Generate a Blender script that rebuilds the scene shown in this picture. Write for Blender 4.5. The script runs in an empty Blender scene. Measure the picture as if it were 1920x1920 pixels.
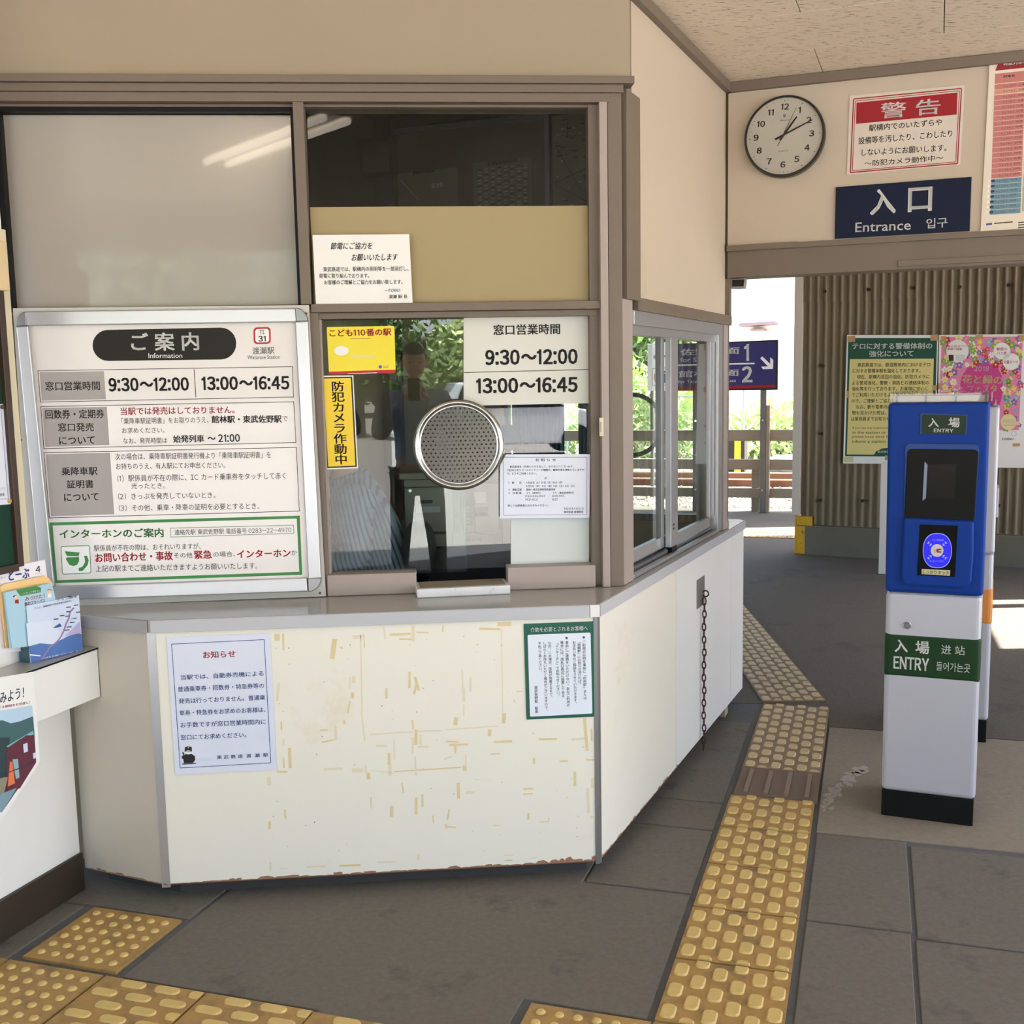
import bpy, bmesh, math, random
from mathutils import Vector, Matrix
R = random.Random(7)
C = bpy.context.scene.collection
V3 = Vector
rad = math.radians

# ------------------------------------------------------------------ camera
F_PX, PITCH, ROLL, CAM_H, CY = 2110.0, 0.12797, -0.01866, 1.51686, 985.0
cF = V3((0, math.cos(PITCH), -math.sin(PITCH))); cR0 = V3((1, 0, 0)); cU0 = cR0.cross(cF)
cR = math.cos(ROLL) * cR0 + math.sin(ROLL) * cU0
cU = -math.sin(ROLL) * cR0 + math.cos(ROLL) * cU0
CAM = V3((0, 0, CAM_H))
cam = bpy.data.objects.new('camera', bpy.data.cameras.new('camera')); C.objects.link(cam)
cam.matrix_world = Matrix(((cR.x, cU.x, -cF.x, 0), (cR.y, cU.y, -cF.y, 0), (cR.z, cU.z, -cF.z, CAM_H), (0, 0, 0, 1)))
cam.data.sensor_width = 36; cam.data.lens = F_PX / 1920 * 36
cam.data.shift_y = (CY - 960) / 1920
cam.data.clip_start = 0.05; cam.data.clip_end = 500
S = bpy.context.scene; S.camera = cam

# ------------------------------------------------------------------ world, sun, exposure
S.view_settings.view_transform = 'Standard'; S.view_settings.look = 'None'
S.view_settings.exposure = 2.2; S.view_settings.gamma = 1; S.view_settings.use_curve_mapping = False
S.cycles.use_denoising = True; S.cycles.max_bounces = 8; S.cycles.diffuse_bounces = 5
S.cycles.glossy_bounces = 4; S.cycles.transparent_max_bounces = 12; S.cycles.caustics_reflective = False
S.cycles.sample_clamp_indirect = 6
world = bpy.data.worlds.new('sky'); S.world = world; world.use_nodes = True
wn = world.node_tree; bg = wn.nodes['Background']
sky = wn.nodes.new('ShaderNodeTexSky'); sky.sky_type = 'NISHITA'; sky.sun_disc = False
SUN_EL, SUN_AZ = 60, 78           # azimuth clockwise from the camera's forward axis
sky.sun_elevation = rad(SUN_EL); sky.sun_rotation = rad(SUN_AZ); sky.air_density = 1.0; sky.dust_density = 3.5
wn.links.new(sky.outputs[0], bg.inputs[0]); bg.inputs[1].default_value = 0.20
sun = bpy.data.objects.new('sun', bpy.data.lights.new('sun', 'SUN')); C.objects.link(sun)
sun.data.energy = 8.0; sun.data.angle = rad(0.6); sun.data.color = (1, .96, .9)
sd = V3((math.sin(rad(SUN_AZ)) * math.cos(rad(SUN_EL)), math.cos(rad(SUN_AZ)) * math.cos(rad(SUN_EL)), math.sin(rad(SUN_EL))))
sun.rotation_euler = sd.to_track_quat('Z', 'Y').to_euler()

# ------------------------------------------------------------------ helpers
def lin(c):
    if c == '': return (0, 0, 0)
    if isinstance(c, str): c = tuple(int(c[i:i + 2], 16) / 255 for i in (1, 3, 5))
    return tuple((x / 12.92 if x <= .04045 else ((x + .055) / 1.055) ** 2.4) for x in c)
def ray(x, y): return cR * ((x - 960) / F_PX) + cU * ((CY - y) / F_PX) + cF
def ground(x, y, z=0.0):
    d = ray(x, y); return CAM + d * ((z - CAM_H) / d.z)
class Plane:
    """A vertical (or leaning) face of the building: u runs along it, z up it, N points to the viewer."""
    def __init__(s, P, az, off=0, lean=0):
        a = rad(az); s.D = V3((math.sin(a), math.cos(a), 0)); n = V3((math.cos(a), -math.sin(a), 0))
        s.V = (V3((0, 0, 1)) * math.cos(lean) + n * math.sin(lean)); s.N = s.D.cross(s.V)
        if s.N.dot(n) < 0: s.N = -s.N
        s.P = V3(P) + n * off
    def pt(s, u, z, o=0): return s.P + s.D * u + s.V * z + s.N * o
    def uv(s, x, y, o=0):
        d = ray(x, y); t = (s.P + s.N * o - CAM).dot(s.N) / d.dot(s.N); p = CAM + d * t - s.P
        return (p.dot(s.D), p.dot(s.V))
    def u(s, x, y=700, o=0): return s.uv(x, y, o)[0]
    def z(s, x, y, o=0): return s.uv(x, y, o)[1]
    def q(s, pts, o=0): return [s.uv(x, y, o) for x, y in pts]
class MB:
    def __init__(s): s.v = []; s.f = []
    def add(s, vs, fs):
        n = len(s.v); s.v += [tuple(v) for v in vs]; s.f += [tuple(i + n for i in f) for f in fs]; return s
    def prism(s, pts, vec):
        pts = [V3(p) for p in pts]; n = len(pts); vec = V3(vec)
        nrm = V3((0, 0, 0))
        for i in range(n): nrm += pts[i].cross(pts[(i + 1) % n])
        if nrm.dot(vec) < 0: pts = pts[::-1]
        top = [p + vec for p in pts]
        return s.add(pts + top, [tuple(range(n))[::-1], tuple(range(n, 2 * n))] + [(i, (i + 1) % n, n + (i + 1) % n, n + i) for i in range(n)])
    def slab(s, P, uz, o0, o1): return s.prism([P.pt(u, z, o0) for u, z in uz], P.N * (o1 - o0))
    def rect(s, P, u0, z0, u1, z1, o0, o1): return s.slab(P, [(u0, z0), (u1, z0), (u1, z1), (u0, z1)], o0, o1)
    def px(s, P, pts, o0, o1): return s.slab(P, P.q(pts, o1), o0, o1)
    def box(s, x0, y0, z0, x1, y1, z1): return s.prism([(x0, y0, z0), (x1, y0, z0), (x1, y1, z0), (x0, y1, z0)], (0, 0, z1 - z0))
    def tube(s, a, b, r, n=12, r1=None):
        a, b = V3(a), V3(b); r1 = r if r1 is None else r1; d = (b - a).normalized()
        x = d.orthogonal().normalized(); y = d.cross(x); vs = []
        for p, rr in ((a, r), (b, r1)):
            vs += [p + x * rr * math.cos(t) + y * rr * math.sin(t) for t in [2 * math.pi * i / n for i in range(n)]]
        return s.add(vs, [tuple(range(n))[::-1], tuple(range(n, 2 * n))] + [(i, (i + 1) % n, n + (i + 1) % n, n + i) for i in range(n)])
    def disc(s, P, u, z, r, o0, o1, n=24): return s.slab(P, [(u + r * math.cos(2 * math.pi * i / n), z + r * math.sin(2 * math.pi * i / n)) for i in range(n)], o0, o1)
    def torus(s, c, nrm, Rm, r, n=48, m=10, ex=None, sx=1.0):
        c = V3(c); nrm = V3(nrm).normalized(); x = V3(ex).normalized() if ex else nrm.orthogonal().normalized(); y = nrm.cross(x); vs = []; fs = []
        for i in range(n):
            a = 2 * math.pi * i / n; d = x * math.cos(a) + y * math.sin(a); cc = c + x * Rm * sx * math.cos(a) + y * Rm * math.sin(a)
            for j in range(m):
                b = 2 * math.pi * j / m; vs.append(cc + d * r * math.cos(b) + nrm * r * math.sin(b))
        for i in range(n):
            for j in range(m): fs.append((i * m + j, ((i + 1) % n) * m + j, ((i + 1) % n) * m + (j + 1) % m, i * m + (j + 1) % m))
        return s.add(vs, fs)
    def ball(s, c, r, n=12, m=8, sc=(1, 1, 1)):
        c = V3(c); vs = [c + V3((0, 0, r * sc[2]))]; fs = []
        for i in range(1, m):
            a = math.pi * i / m
            vs += [c + V3((r * sc[0] * math.sin(a) * math.cos(2 * math.pi * j / n), r * sc[1] * math.sin(a) * math.sin(2 * math.pi * j / n), r * sc[2] * math.cos(a))) for j in range(n)]
        vs.append(c - V3((0, 0, r * sc[2]))); L = len(vs) - 1
        for j in range(n):
            fs.append((0, 1 + j, 1 + (j + 1) % n)); fs.append((L, 1 + (m - 2) * n + (j + 1) % n, 1 + (m - 2) * n + j))
            for i in range(m - 2): fs.append((1 + i * n + j, 1 + (i + 1) * n + j, 1 + (i + 1) * n + (j + 1) % n, 1 + i * n + (j + 1) % n))
        return s.add(vs, fs)
LOC = {}
def tagp(o, label=None, cat=None, group=None, kind=None):
    if label: o['label'] = label
    if cat: o['category'] = cat
    if group: o['group'] = group
    if kind: o['kind'] = kind
    return o
def obj(name, mb, m, parent=None, label=None, cat=None, group=None, kind=None, bevel=0, smooth=False, seg=2):
    me = mb
    if isinstance(mb, MB):
        me = bpy.data.meshes.new(name); me.from_pydata(mb.v, [], mb.f); me.update()
    if m is not None and not me.materials: me.materials.append(m)
    if smooth:
        for p in me.polygons: p.use_smooth = True
    o = bpy.data.objects.new(name, me); C.objects.link(o)
    if parent: o.parent = parent; o.matrix_parent_inverse = Matrix.Translation(-V3(LOC.get(parent.name, (0, 0, 0))))
    if bevel:
        b = o.modifiers.new('bevel', 'BEVEL'); b.width = bevel; b.segments = seg; b.limit_method = 'ANGLE'; b.angle_limit = rad(35)
    return tagp(o, label, cat, group, kind)
def empty(name, loc=(0, 0, 0), label=None, cat=None, group=None, kind=None):
    """Group handle of a thing. Its parts keep world coordinates: the offset is undone in each child's own inverse."""
    o = bpy.data.objects.new(name, None); C.objects.link(o); o.empty_display_size = .05; o.location = loc; LOC[o.name] = tuple(loc)
    return tagp(o, label, cat, group, kind)

_m = {}
def mat(name, col, rough=.6, metal=0, var=0.0, vscale=3.0, bump=0.0, bscale=60.0, spec=.5, emit=None, estr=1.0, dark=None, dthr=(.55, .75), dscale=2.0, coat=0, stretch=None, alpha=None):
    if name in _m: return _m[name]
    m = bpy.data.materials.new(name); m.use_nodes = True; nt = m.node_tree; b = nt.nodes['Principled BSDF']
    col = lin(col); b.inputs['Base Color'].default_value = (*col, 1); b.inputs['Roughness'].default_value = rough
    b.inputs['Metallic'].default_value = metal; b.inputs['Specular IOR Level'].default_value = spec
    b.inputs['Coat Weight'].default_value = coat
    N = nt.nodes.new; Lk = nt.links.new; co = None
    def coord():
        tc = N('ShaderNodeTexCoord')
        if stretch:
            mp = N('ShaderNodeMapping'); mp.inputs['Scale'].default_value = stretch; Lk(tc.outputs['Object'], mp.inputs[0]); return mp.outputs[0]
        return tc.outputs['Object']
    last = None
    if var or dark:
        co = coord(); n = N('ShaderNodeTexNoise'); n.inputs['Scale'].default_value = vscale; n.inputs['Detail'].default_value = 6; n.inputs['Roughness'].default_value = .65
        Lk(co, n.inputs['Vector']); mx = N('ShaderNodeMix'); mx.data_type = 'RGBA'; mx.inputs[6].default_value = (*[c * (1 - var) for c in col], 1); mx.inputs[7].default_value = (*[min(1, c * (1 + var)) for c in col], 1)
        Lk(n.outputs[0], mx.inputs[0]); last = mx.outputs[2]
        if dark:
            n2 = N('ShaderNodeTexNoise'); n2.inputs['Scale'].default_value = dscale; n2.inputs['Detail'].default_value = 8; n2.inputs['Roughness'].default_value = .7; Lk(co, n2.inputs['Vector'])
            rp = N('ShaderNodeMapRange'); rp.inputs[1].default_value = dthr[0]; rp.inputs[2].default_value = dthr[1]; Lk(n2.outputs[0], rp.inputs[0])
            m2 = N('ShaderNodeMix'); m2.data_type = 'RGBA'; Lk(rp.outputs[0], m2.inputs[0]); Lk(last, m2.inputs[6]); m2.inputs[7].default_value = (*lin(dark), 1); last = m2.outputs[2]
        Lk(last, b.inputs['Base Color'])
    if bump:
        co = co or coord(); n = N('ShaderNodeTexNoise'); n.inputs['Scale'].default_value = bscale; n.inputs['Detail'].default_value = 5; Lk(co, n.inputs['Vector'])
        bp = N('ShaderNodeBump'); bp.inputs['Strength'].default_value = bump; bp.inputs['Distance'].default_value = .004; Lk(n.outputs[0], bp.inputs['Height']); Lk(bp.outputs[0], b.inputs['Normal'])
    if emit: b.inputs['Emission Color'].default_value = (*lin(emit), 1); b.inputs['Emission Strength'].default_value = estr
    _m[name] = m; return m
def glass(name, tint=(.93, .96, .95), ior=1.5, gain=1.0):
    m = bpy.data.materials.new(name); m.use_nodes = True; nt = m.node_tree; nt.nodes.remove(nt.nodes['Principled BSDF'])
    N = nt.nodes.new; t = N('ShaderNodeBsdfTransparent'); t.inputs[0].default_value = (*tint, 1); g = N('ShaderNodeBsdfGlossy'); g.inputs['Roughness'].default_value = 0.0
    f = N('ShaderNodeFresnel'); f.inputs[0].default_value = ior; mu = N('ShaderNodeMath'); mu.operation = 'MULTIPLY'; mu.inputs[1].default_value = gain; mu.use_clamp = True
    gm_ = N('ShaderNodeNewGeometry'); sb_ = N('ShaderNodeMath'); sb_.operation = 'SUBTRACT'; sb_.inputs[0].default_value = 1; nt.links.new(gm_.outputs['Backfacing'], sb_.inputs[1]); mm = N('ShaderNodeMath'); mm.operation = 'MULTIPLY'; nt.links.new(f.outputs[0], mm.inputs[0]); nt.links.new(sb_.outputs[0], mm.inputs[1]); nt.links.new(mm.outputs[0], mu.inputs[0]); mx = N('ShaderNodeMixShader'); nt.links.new(mu.outputs[0], mx.inputs[0]); nt.links.new(t.outputs[0], mx.inputs[1]); nt.links.new(g.outputs[0], mx.inputs[2])
    nt.links.new(mx.outputs[0], nt.nodes['Material Output'].inputs[0]); return m

cream = mat('cream paint', '#c4b7a4', .75, var=.05, vscale=1.5, dark='#a08e74', dthr=(.62, .9), dscale=1.2)
laminate = mat('ivory laminate', '#eeeadd', .38, var=.03, vscale=2, dark='#e2d3a8', dthr=(.62, .85), dscale=2.5)
laminate2 = mat('shaded laminate', '#c9c1b2', .42, var=.04, vscale=2)  # darker laminate: shade put into the colour for chamfer and ledge underside
white_lam = mat('white laminate', '#ecebe8', .4, var=.02, vscale=2)
trimm = mat('brown grey paint', '#74675a', .5, var=.08, vscale=6, dark='#53483c', dthr=(.68, .85), dscale=9)
trimp = mat('lit frame paint', '#a89b94', .5, var=.05, vscale=6, dark='#8a7668', dthr=(.7, .85), dscale=9)  # frame paint with light put into the colour, for lower and turned faces
alu = mat('brushed aluminium', '#c4c5c9', .35, metal=.75, var=.04, vscale=8)
alud = mat('shadow grey aluminium', '#8f9092', .4, metal=.7)
chrome = mat('chrome', '#e6e6e6', .08, metal=1)
ctop = mat('grey counter laminate', '#a8a39d', .18, var=.04, vscale=4)
cedge = mat('counter edge laminate', '#bfc0c6', .3)
black = mat('black', '#0e0e0e', .5, spec=.2); blackg = mat('black gloss', '#0c0c0e', .12)
darkb = mat('dark brown vinyl', '#33291f', .5, var=.2, vscale=20)
white = mat('white paper', '#f1f0ee', .6); whiteg = mat('white gloss panel', '#aaa49b', .16, var=.02, coat=.6)
paperb = mat('bluish laminated paper', '#dfe4f4', .3); ink = mat('black ink', '#1b1a1e', .6); red = mat('red ink', '#c01f33', .6)
green = mat('green ink', '#3d8a47', .6); blue = mat('blue ink', '#2d4f97', .6); grayc = mat('grey print', '#aaa4a2', .6)
dgreen = mat('deep green print', '#0f5a48', .45); yellow = mat('yellow print', '#f2cf28', .45); beige = mat('beige board', '#a5946c', .55, var=.04, vscale=3, dark='#8a7852', dthr=(.68, .9), dscale=4)
concrete = mat('concrete', '#68635a', .85, var=.30, vscale=55, bump=.35, bscale=120, dark='#3a3733', dthr=(.57, .80), dscale=5)
conclite = mat('pale concrete', '#857b6c', .85, var=.25, vscale=40, bump=.25, bscale=90, dark='#6b6258', dthr=(.58, .8), dscale=3)
mortar = mat('dark mortar', '#5a5b5c', .9, var=.25, vscale=12, bump=.4, bscale=60)
asphalt = mat('asphalt', '#5d554b', .9, var=.55, vscale=75, bump=1, bscale=200, dark='#3a352f', dthr=(.55, .75), dscale=1.5)
tacty = mat('yellow tactile tile', '#a8854a', .55, var=.22, vscale=14, dark='#7a6446', dthr=(.48, .68), dscale=11)
tactb = mat('yellow tile relief', '#ccb06c', .55, var=.15, vscale=25)
tactf = mat('faded tactile tile', '#8a7558', .7, var=.2, vscale=14, dark='#75664f', dthr=(.5, .7), dscale=9)
tactg = mat('faded tile relief', '#c4ad84', .6, var=.15, vscale=20)
tactr = mat('brown bar tile', '#71604f', .7, var=.15, vscale=14); tactr2 = mat('brown tile relief', '#8a7766', .65, var=.1)
pane = glass('window glass', gain=2.6); panel_ = glass('left window glass', gain=1.2); paneu = glass('upper window glass', gain=.7); paneret = glass('side window glass', gain=1.3); acrylic = glass('clear acrylic', (.9, .9, .9), 1.49, 1.5)
steelw = mat('weathered steel', '#7c7a78', .5, metal=.5, var=.15, vscale=10); rust = mat('rusty iron', '#4a3027', .75, metal=.4, var=.3, vscale=60)

# text: real outlines, fitted between two measured points of the sheet
_txt = {}
def outline(t):
    c = bpy.data.curves.new('t', 'FONT'); c.body = t; c.resolution_u = 2; o = bpy.data.objects.new('t', c)
    m = bpy.data.meshes.new_from_object(o); vs = [(v.co.x, v.co.y) for v in m.vertices]; fs = [tuple(p.vertices) for p in m.polygons]
    bpy.data.objects.remove(o); bpy.data.curves.remove(c); bpy.data.meshes.remove(m); return vs, fs
def glyphs(s, bold):
    """Outlines of a line of text. Latin letters and digits use the full-width forms, set close together, so that they match the Japanese ones."""
    k = (s, bold)
    if k not in _txt:
        if not (all(ord(c) > 0x2e7f or c == ' ' for c in s) or any('a' <= c <= 'z' for c in s)):
            vs = []; fs = []; x = 0
            for ch in s:
                if ch == ' ': x += .3; continue
                lat = 0x21 <= ord(ch) <= 0x7e
                key = ('char', chr(ord(ch) + 0xFEE0) if lat else ch)
                if key not in _txt:
                    _txt[key] = outline(key[1])
                    if ch == '1':      # plain one: a stem with a small flag, no foot
                        ys_ = [p[1] for p in _txt[key][0]]; y0_, y1_ = min(ys_), max(ys_); h_ = y1_ - y0_
                        _txt[key] = ([(x * h_, y0_ + y * h_) for x, y in ((.20, 0), (.32, 0), (.32, 1), (.23, 1), (.17, .90), (.02, .84), (.02, .75), (.20, .79))], [(0, 1, 2, 3, 4, 7), (4, 5, 6, 7)])
                v, f = _txt[key]
                if lat:
                    x0 = min(p[0] for p in v); w = max(p[0] for p in v) - x0; x += .04 if ch == '1' else 0; n = len(vs); vs += [(p[0] - x0 + x, p[1]) for p in v]; fs += [tuple(q + n for q in g) for g in f]; x += w + (.17 if ch == '1' else .11 if ch not in '.,:' else .13)
                else: n = len(vs); vs += [(p[0] + x, p[1]) for p in v]; fs += [tuple(q + n for q in g) for g in f]; x += EM
        else: vs, fs = outline(s)
        if bold:
            n = len(vs); b = bold; base = vs; vs = []; bf = fs; fs = []
            for i, (dx, dy) in enumerate(((b, b * .6), (-b, -b * .6), (b, -b * .6), (-b, b * .6))):
                vs += [(x + dx, y + dy) for x, y in base]; fs += [tuple(q + i * n for q in f) for f in bf]
        xs = [v[0] for v in vs]; ys = [v[1] for v in vs]; _txt[k] = (vs, fs, min(xs), max(xs), min(ys), max(ys))
    return _txt[k]
_a = outline('口')[0]; _b = outline('口口')[0]; EM = max(p[0] for p in _b) - max(p[0] for p in _a)
class Sheet:
    """Collects flat print of one sheet, one mesh per ink."""
    def __init__(s, P, o, parent, cv=(0, 0, 1)): s.P = P; s.o = o; s.par = parent; s.inks = {}; s.cv = cv; s.n = 0
    def xy(s, x, y): return (s.cv[0] + x * s.cv[2], s.cv[1] + y * s.cv[2])
    def mb(s, ink): return s.inks.setdefault(ink.name, (MB(), ink))[0]
    def poly(s, pts, ink, lift=0):
        o = s.o + .0004 * (1 + lift)
        s.mb(ink).slab(s.P, s.P.q([s.xy(*p) for p in pts], o), s.o + .0001, o)
    def frame(s, q, w, ink, lift=0):      # q: four corners TL TR BR BL, w: line width (crop px)
        cx = sum(p[0] for p in q) / 4; cy = sum(p[1] for p in q) / 4
        inn = [(p[0] + (w if p[0] < cx else -w), p[1] + (w if p[1] < cy else -w)) for p in q]
        for i in range(4): s.poly([q[i], q[(i + 1) % 4], inn[(i + 1) % 4], inn[i]], ink, lift)
    def line(s, a, b, w, ink, lift=0):
        dx, dy = b[0] - a[0], b[1] - a[1]; L = math.hypot(dx, dy); nx, ny = -dy / L * w / 2, dx / L * w / 2
        s.poly([(a[0] + nx, a[1] + ny), (b[0] + nx, b[1] + ny), (b[0] - nx, b[1] - ny), (a[0] - nx, a[1] - ny)], ink, lift)
    def disc(s, x, y, r, ink, lift=0, n=20, ry=None):
        s.poly([(x + r * math.cos(2 * math.pi * i / n), y + (ry or r) * math.sin(2 * math.pi * i / n)) for i in range(n)], ink, lift)
    def rrect(s, q, r, ink, lift=0):
        out = []
        for i in range(4):
            p, a, b = V3((*q[i], 0)), V3((*q[i - 1], 0)), V3((*q[(i + 1) % 4], 0))
            da, db = (a - p).normalized() * r, (b - p).normalized() * r
            for k in range(7):
                t = math.pi / 2 * k / 6; out.append(tuple((p + da * (1 - math.sin(t)) + db * (1 - math.cos(t)))[:2]))
        s.poly(out, ink, lift)
    def text(s, t, a, b, h, ink, bold=0, lift=1, slant=0):
        P = s.P; o = s.o + .0004 * (1 + lift); a = s.xy(*a); b = s.xy(*b); h = h * s.cv[2]
        pa = P.pt(*P.uv(*a, o), o); pb = P.pt(*P.uv(*b, o), o); ex = pb - pa
        mid = ((a[0] + b[0]) / 2, (a[1] + b[1]) / 2)
        hh = (P.pt(*P.uv(mid[0], mid[1] - h / 2, o), o) - P.pt(*P.uv(mid[0], mid[1] + h / 2, o), o)).length
        ey = P.N.cross(ex).normalized() * hh
        if ey.z < 0: ey = -ey
        vs, fs, x0, x1, y0, y1 = glyphs(t, bold)
        s.mb(ink).add([pa + ex * ((x - x0) / (x1 - x0)) + ey * ((y - y0) / (y1 - y0) - .5) + ex.normalized() * slant * hh * ((y - y0) / (y1 - y0)) for x, y in vs], fs)
    def vtext(s, t, a, b, w, ink, bold=0, lift=1):      # one glyph under the other, from a (top centre) to b (bottom centre)
        n = len(t); P = s.P; o = s.o + .0004 * (1 + lift); g0 = glyphs('国', 0); K = g0[5] - g0[4]; M0 = ((g0[2] + g0[3]) / 2, (g0[4] + g0[5]) / 2)
        sg = 1 if P.D.dot(cR) > 0 else -1
        for i, ch in enumerate(t):
            if ch in ' \u3000': continue
            f = (i + .5) / n; p = s.xy(a[0] + (b[0] - a[0]) * f, a[1] + (b[1] - a[1]) * f); hh = math.dist(a, b) / n * .9 * s.cv[2]
            vs, fs, x0, x1, y0, y1 = glyphs(ch, bold); c0 = P.pt(*P.uv(*p, o), o)
            kw = (P.pt(*P.uv(p[0] + w * s.cv[2], p[1], o), o) - c0).length / K; kh = (P.pt(*P.uv(p[0], p[1] - hh, o), o) - c0).length / K
            rot = ch in 'ー「」（）～'; out = []
            for x, y in vs:
                x -= M0[0]; y -= M0[1]
                if rot: x, y = y, -x
                if ch in '、。': x += .6 * K; y += .6 * K
                out.append(c0 + P.D * (x * kw * sg) + P.V * (y * kh))
            s.mb(ink).add(out, fs)
    def done(s, names=None):
        names = names or {}
        for k, (mb, ink) in s.inks.items():
            nm, lb = names.get(k, ('print', None)); obj(nm, mb, ink, s.par, label=lb, kind='stuff')
B1 = .014; B2 = .026

# ------------------------------------------------------------------ faces of the building (metres, from the survey of the photograph)
AZM, AZR, AZC, AZK, AZL, AZG = 85.2, 23.8, 114.5, 110.6, 18.6, 121.0
A0 = V3((.2486, 3.2861, 0)); H0 = .854
PF = Plane(A0, AZM)                                   # counter front
PW = Plane(A0, AZM, off=-.29)                         # service window wall
PR = Plane(A0, 23.6)                                  # counter side towards the entrance
PRW = Plane((.350, 3.585, 0), AZR)                    # side window wall
FL = V3((-1.0465, 3.1718, 0)); PC = Plane(FL, AZC)    # chamfer on the left
PK = Plane((.938, 4.894, 0), AZK)                     # wall with the clock
PLW = Plane((-1.442, 2.953, 0), AZL)                  # left wall
PLF = Plane((-1.2313, 3.256, 0), AZL)                 # front of the leaflet ledge
PG = Plane((2.45, 9.58, 0), AZG)                      # corrugated wall
PT = Plane((2.789, 12.554, 0), 109.0)                 # track fence
for P_ in (PF, PW, PR, PRW, PC, PK, PLW, PLF, PG, PT):
    if P_.N.dot(CAM - P_.P) < 0: P_.N = -P_.N
CEIL = 2.73
def st(s, t, z=0.0):        # floor grid of the tactile paving
    a = -.31055; u = V3((math.cos(a), math.sin(a), 0)); w = V3((-math.sin(a), math.cos(a), 0))
    return V3((.78064, 3.95382, z)) + u * s + w * t

# ================================================================== FLOOR
floor = empty('floor', (0, 0, 0), kind='structure')
obj('mortar_bed', MB().prism([(-6, -3.2, -.12), (6, -3.2, -.12), (6, 3.7, -.12), (3.2, 5.0, -.12), (-6, 7.6, -.12)], (0, 0, .115)), mortar, floor)
def slab_st(s0, s1, t0, t1, m=concrete, g=.006, name='floor_slab', top=0.0):
    obj(name, MB().prism([st(s0 + g, t0 + g, -.06), st(s1 - g, t0 + g, -.06), st(s1 - g, t1 - g, -.06), st(s0 + g, t1 - g, -.06)], (0, 0, .06 + top)), m, floor, bevel=.003)
for r in [(.312, .605, -.91, -.27), (.605, 1.25, -.94, -.30), (1.25, 2.5, -.94, -.30), (.312, .60, -1.55, -.91), (.60, 1.25, -1.56, -.94), (1.25, 2.5, -1.56, -.94),
          (.312, 2.5, -2.9, -1.56), (2.5, 5, -2.9, -.30)]: slab_st(*r)
slab_st(.312, 1.45, -.268, .92, conclite, .003)
fl_ = MB(); fr_ = random.Random(12)
for k in range(170):
    f_ = fr_.random(); cs, ct = .335 + .13 * f_ ** 2 + fr_.gauss(0, .012), -.1 + .52 * f_ + fr_.gauss(0, .02); r_ = fr_.uniform(.003, .017) * (.4 + f_)
    if cs < .32: continue
    n_ = 7; fl_.add([st(cs + r_ * fr_.uniform(.5, 1) * math.cos(6.283 * i / n_), ct + r_ * fr_.uniform(.6, 1.6) * math.sin(6.283 * i / n_), .0004 + .00001 * (k % 20)) for i in range(n_)], [tuple(range(n_))])
obj('plaster_splashes', fl_, mat('white plaster splash', '#a49d92', .9, var=.2, vscale=20), floor, kind='stuff')
slab_st(1.45, 5, -.3, .92)
for r in [(-.345, -.012, -.835, -.345), (-.345, -.012, -.345, -.09), (-.36, -.012, -.09, .9), 
          (-2.6, -1.37, -1.38, .2), (-5, -1.72, -3.2, -1.38)]: slab_st(*r)

slab_st(-6, -2.6, -1.38, .9)
obj('floor_slab', MB().prism([st(*p, -.06) for p in ((-1.362, -1.698), (-.796, -1.698), (-.796, -3.19), (-.328, -3.19), (-.328, -1.512), (-.018, -1.518), (-.018, -.842), (-.345, -.842), (-.345, .2), (-1.362, .2))], (0, 0, .06)), concrete, floor, bevel=.003)
obj('asphalt_paving', MB().prism([st(-1.9, .905, -.1), st(.02, 1.22, -.1), st(.30, 1.22, -.1), st(.31, .93, -.1), st(7, .93, -.1), st(8, 12, -.1), st(-9, 12, -.1), st(-5, .905, -.1)], (0, 0, .098)), asphalt, floor)
# tactile tiles: one mesh per kind, shared by its copies
def tile_body(): return MB().box(.002, .002, -.03, .298, .298, .004)
def pill_poly(cx, cy, w, l, y0, y1, r):
    pts = []
    for qx, qy, a0 in ((1, 1, 0), (-1, 1, 90), (-1, -1, 180), (1, -1, 270)):
        for k in range(4):
            a = rad(a0 + 30 * k); x = cx + qx * (w / 2 - r) + r * math.cos(a); y = cy + qy * (l / 2 - r) + r * math.sin(a); pts.append((x, min(max(y, y0), y1)))
    out = []
    for p in pts:
        if not out or math.dist(p, out[-1]) > 1e-5: out.append(p)
    if math.dist(out[0], out[-1]) < 1e-5: out.pop()
    return out
def bars_mb():
    mb = MB()
    for c in range(6):
        for r in range(-1, 4):
            cy = .045 + r * .1 + (.05 if c % 2 else 0)
            if cy < -.02 or cy > .32: continue
            y0, y1 = .004, .296; lo = pill_poly(.027 + c * .0492, cy, .037, .062, y0, y1, .013); hi = pill_poly(.027 + c * .0492, cy, .030, .055, y0, y1, .011)
            ys = [p[1] for p in lo]
            if max(ys) - min(ys) < .012 or len(lo) != len(hi): continue
            n = len(lo); v = [(x, y, .004) for x, y in lo] + [(x, y, .0085) for x, y in hi]
            mb.add(v, [tuple(range(n, 2 * n))] + [(i, (i + 1) % n, n + (i + 1) % n, n + i) for i in range(n)])
    return mb
def pills_mb():
    mb = MB()
    for c in range(3):
        for r in range(-1, 7):
            cx = .05 + c * .1; cy = .028 + r * .05 + (.0)
            cx += .05 if r % 2 else 0
            lo = pill_poly(cy, cx, .030, .072, .004, .296, .0145); hi = pill_poly(cy, cx, .024, .066, .004, .296, .0115)
            if cy < 0 or cy > .3 or len(lo) != len(hi): continue
            n = len(lo); v = [(y, x, .004) for x, y in lo] + [(y, x, .0085) for x, y in hi]
            mb.add(v, [tuple(range(n, 2 * n))[::-1]] + [(i, n + i, n + (i + 1) % n, (i + 1) % n) for i in range(n)])
    return mb
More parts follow.
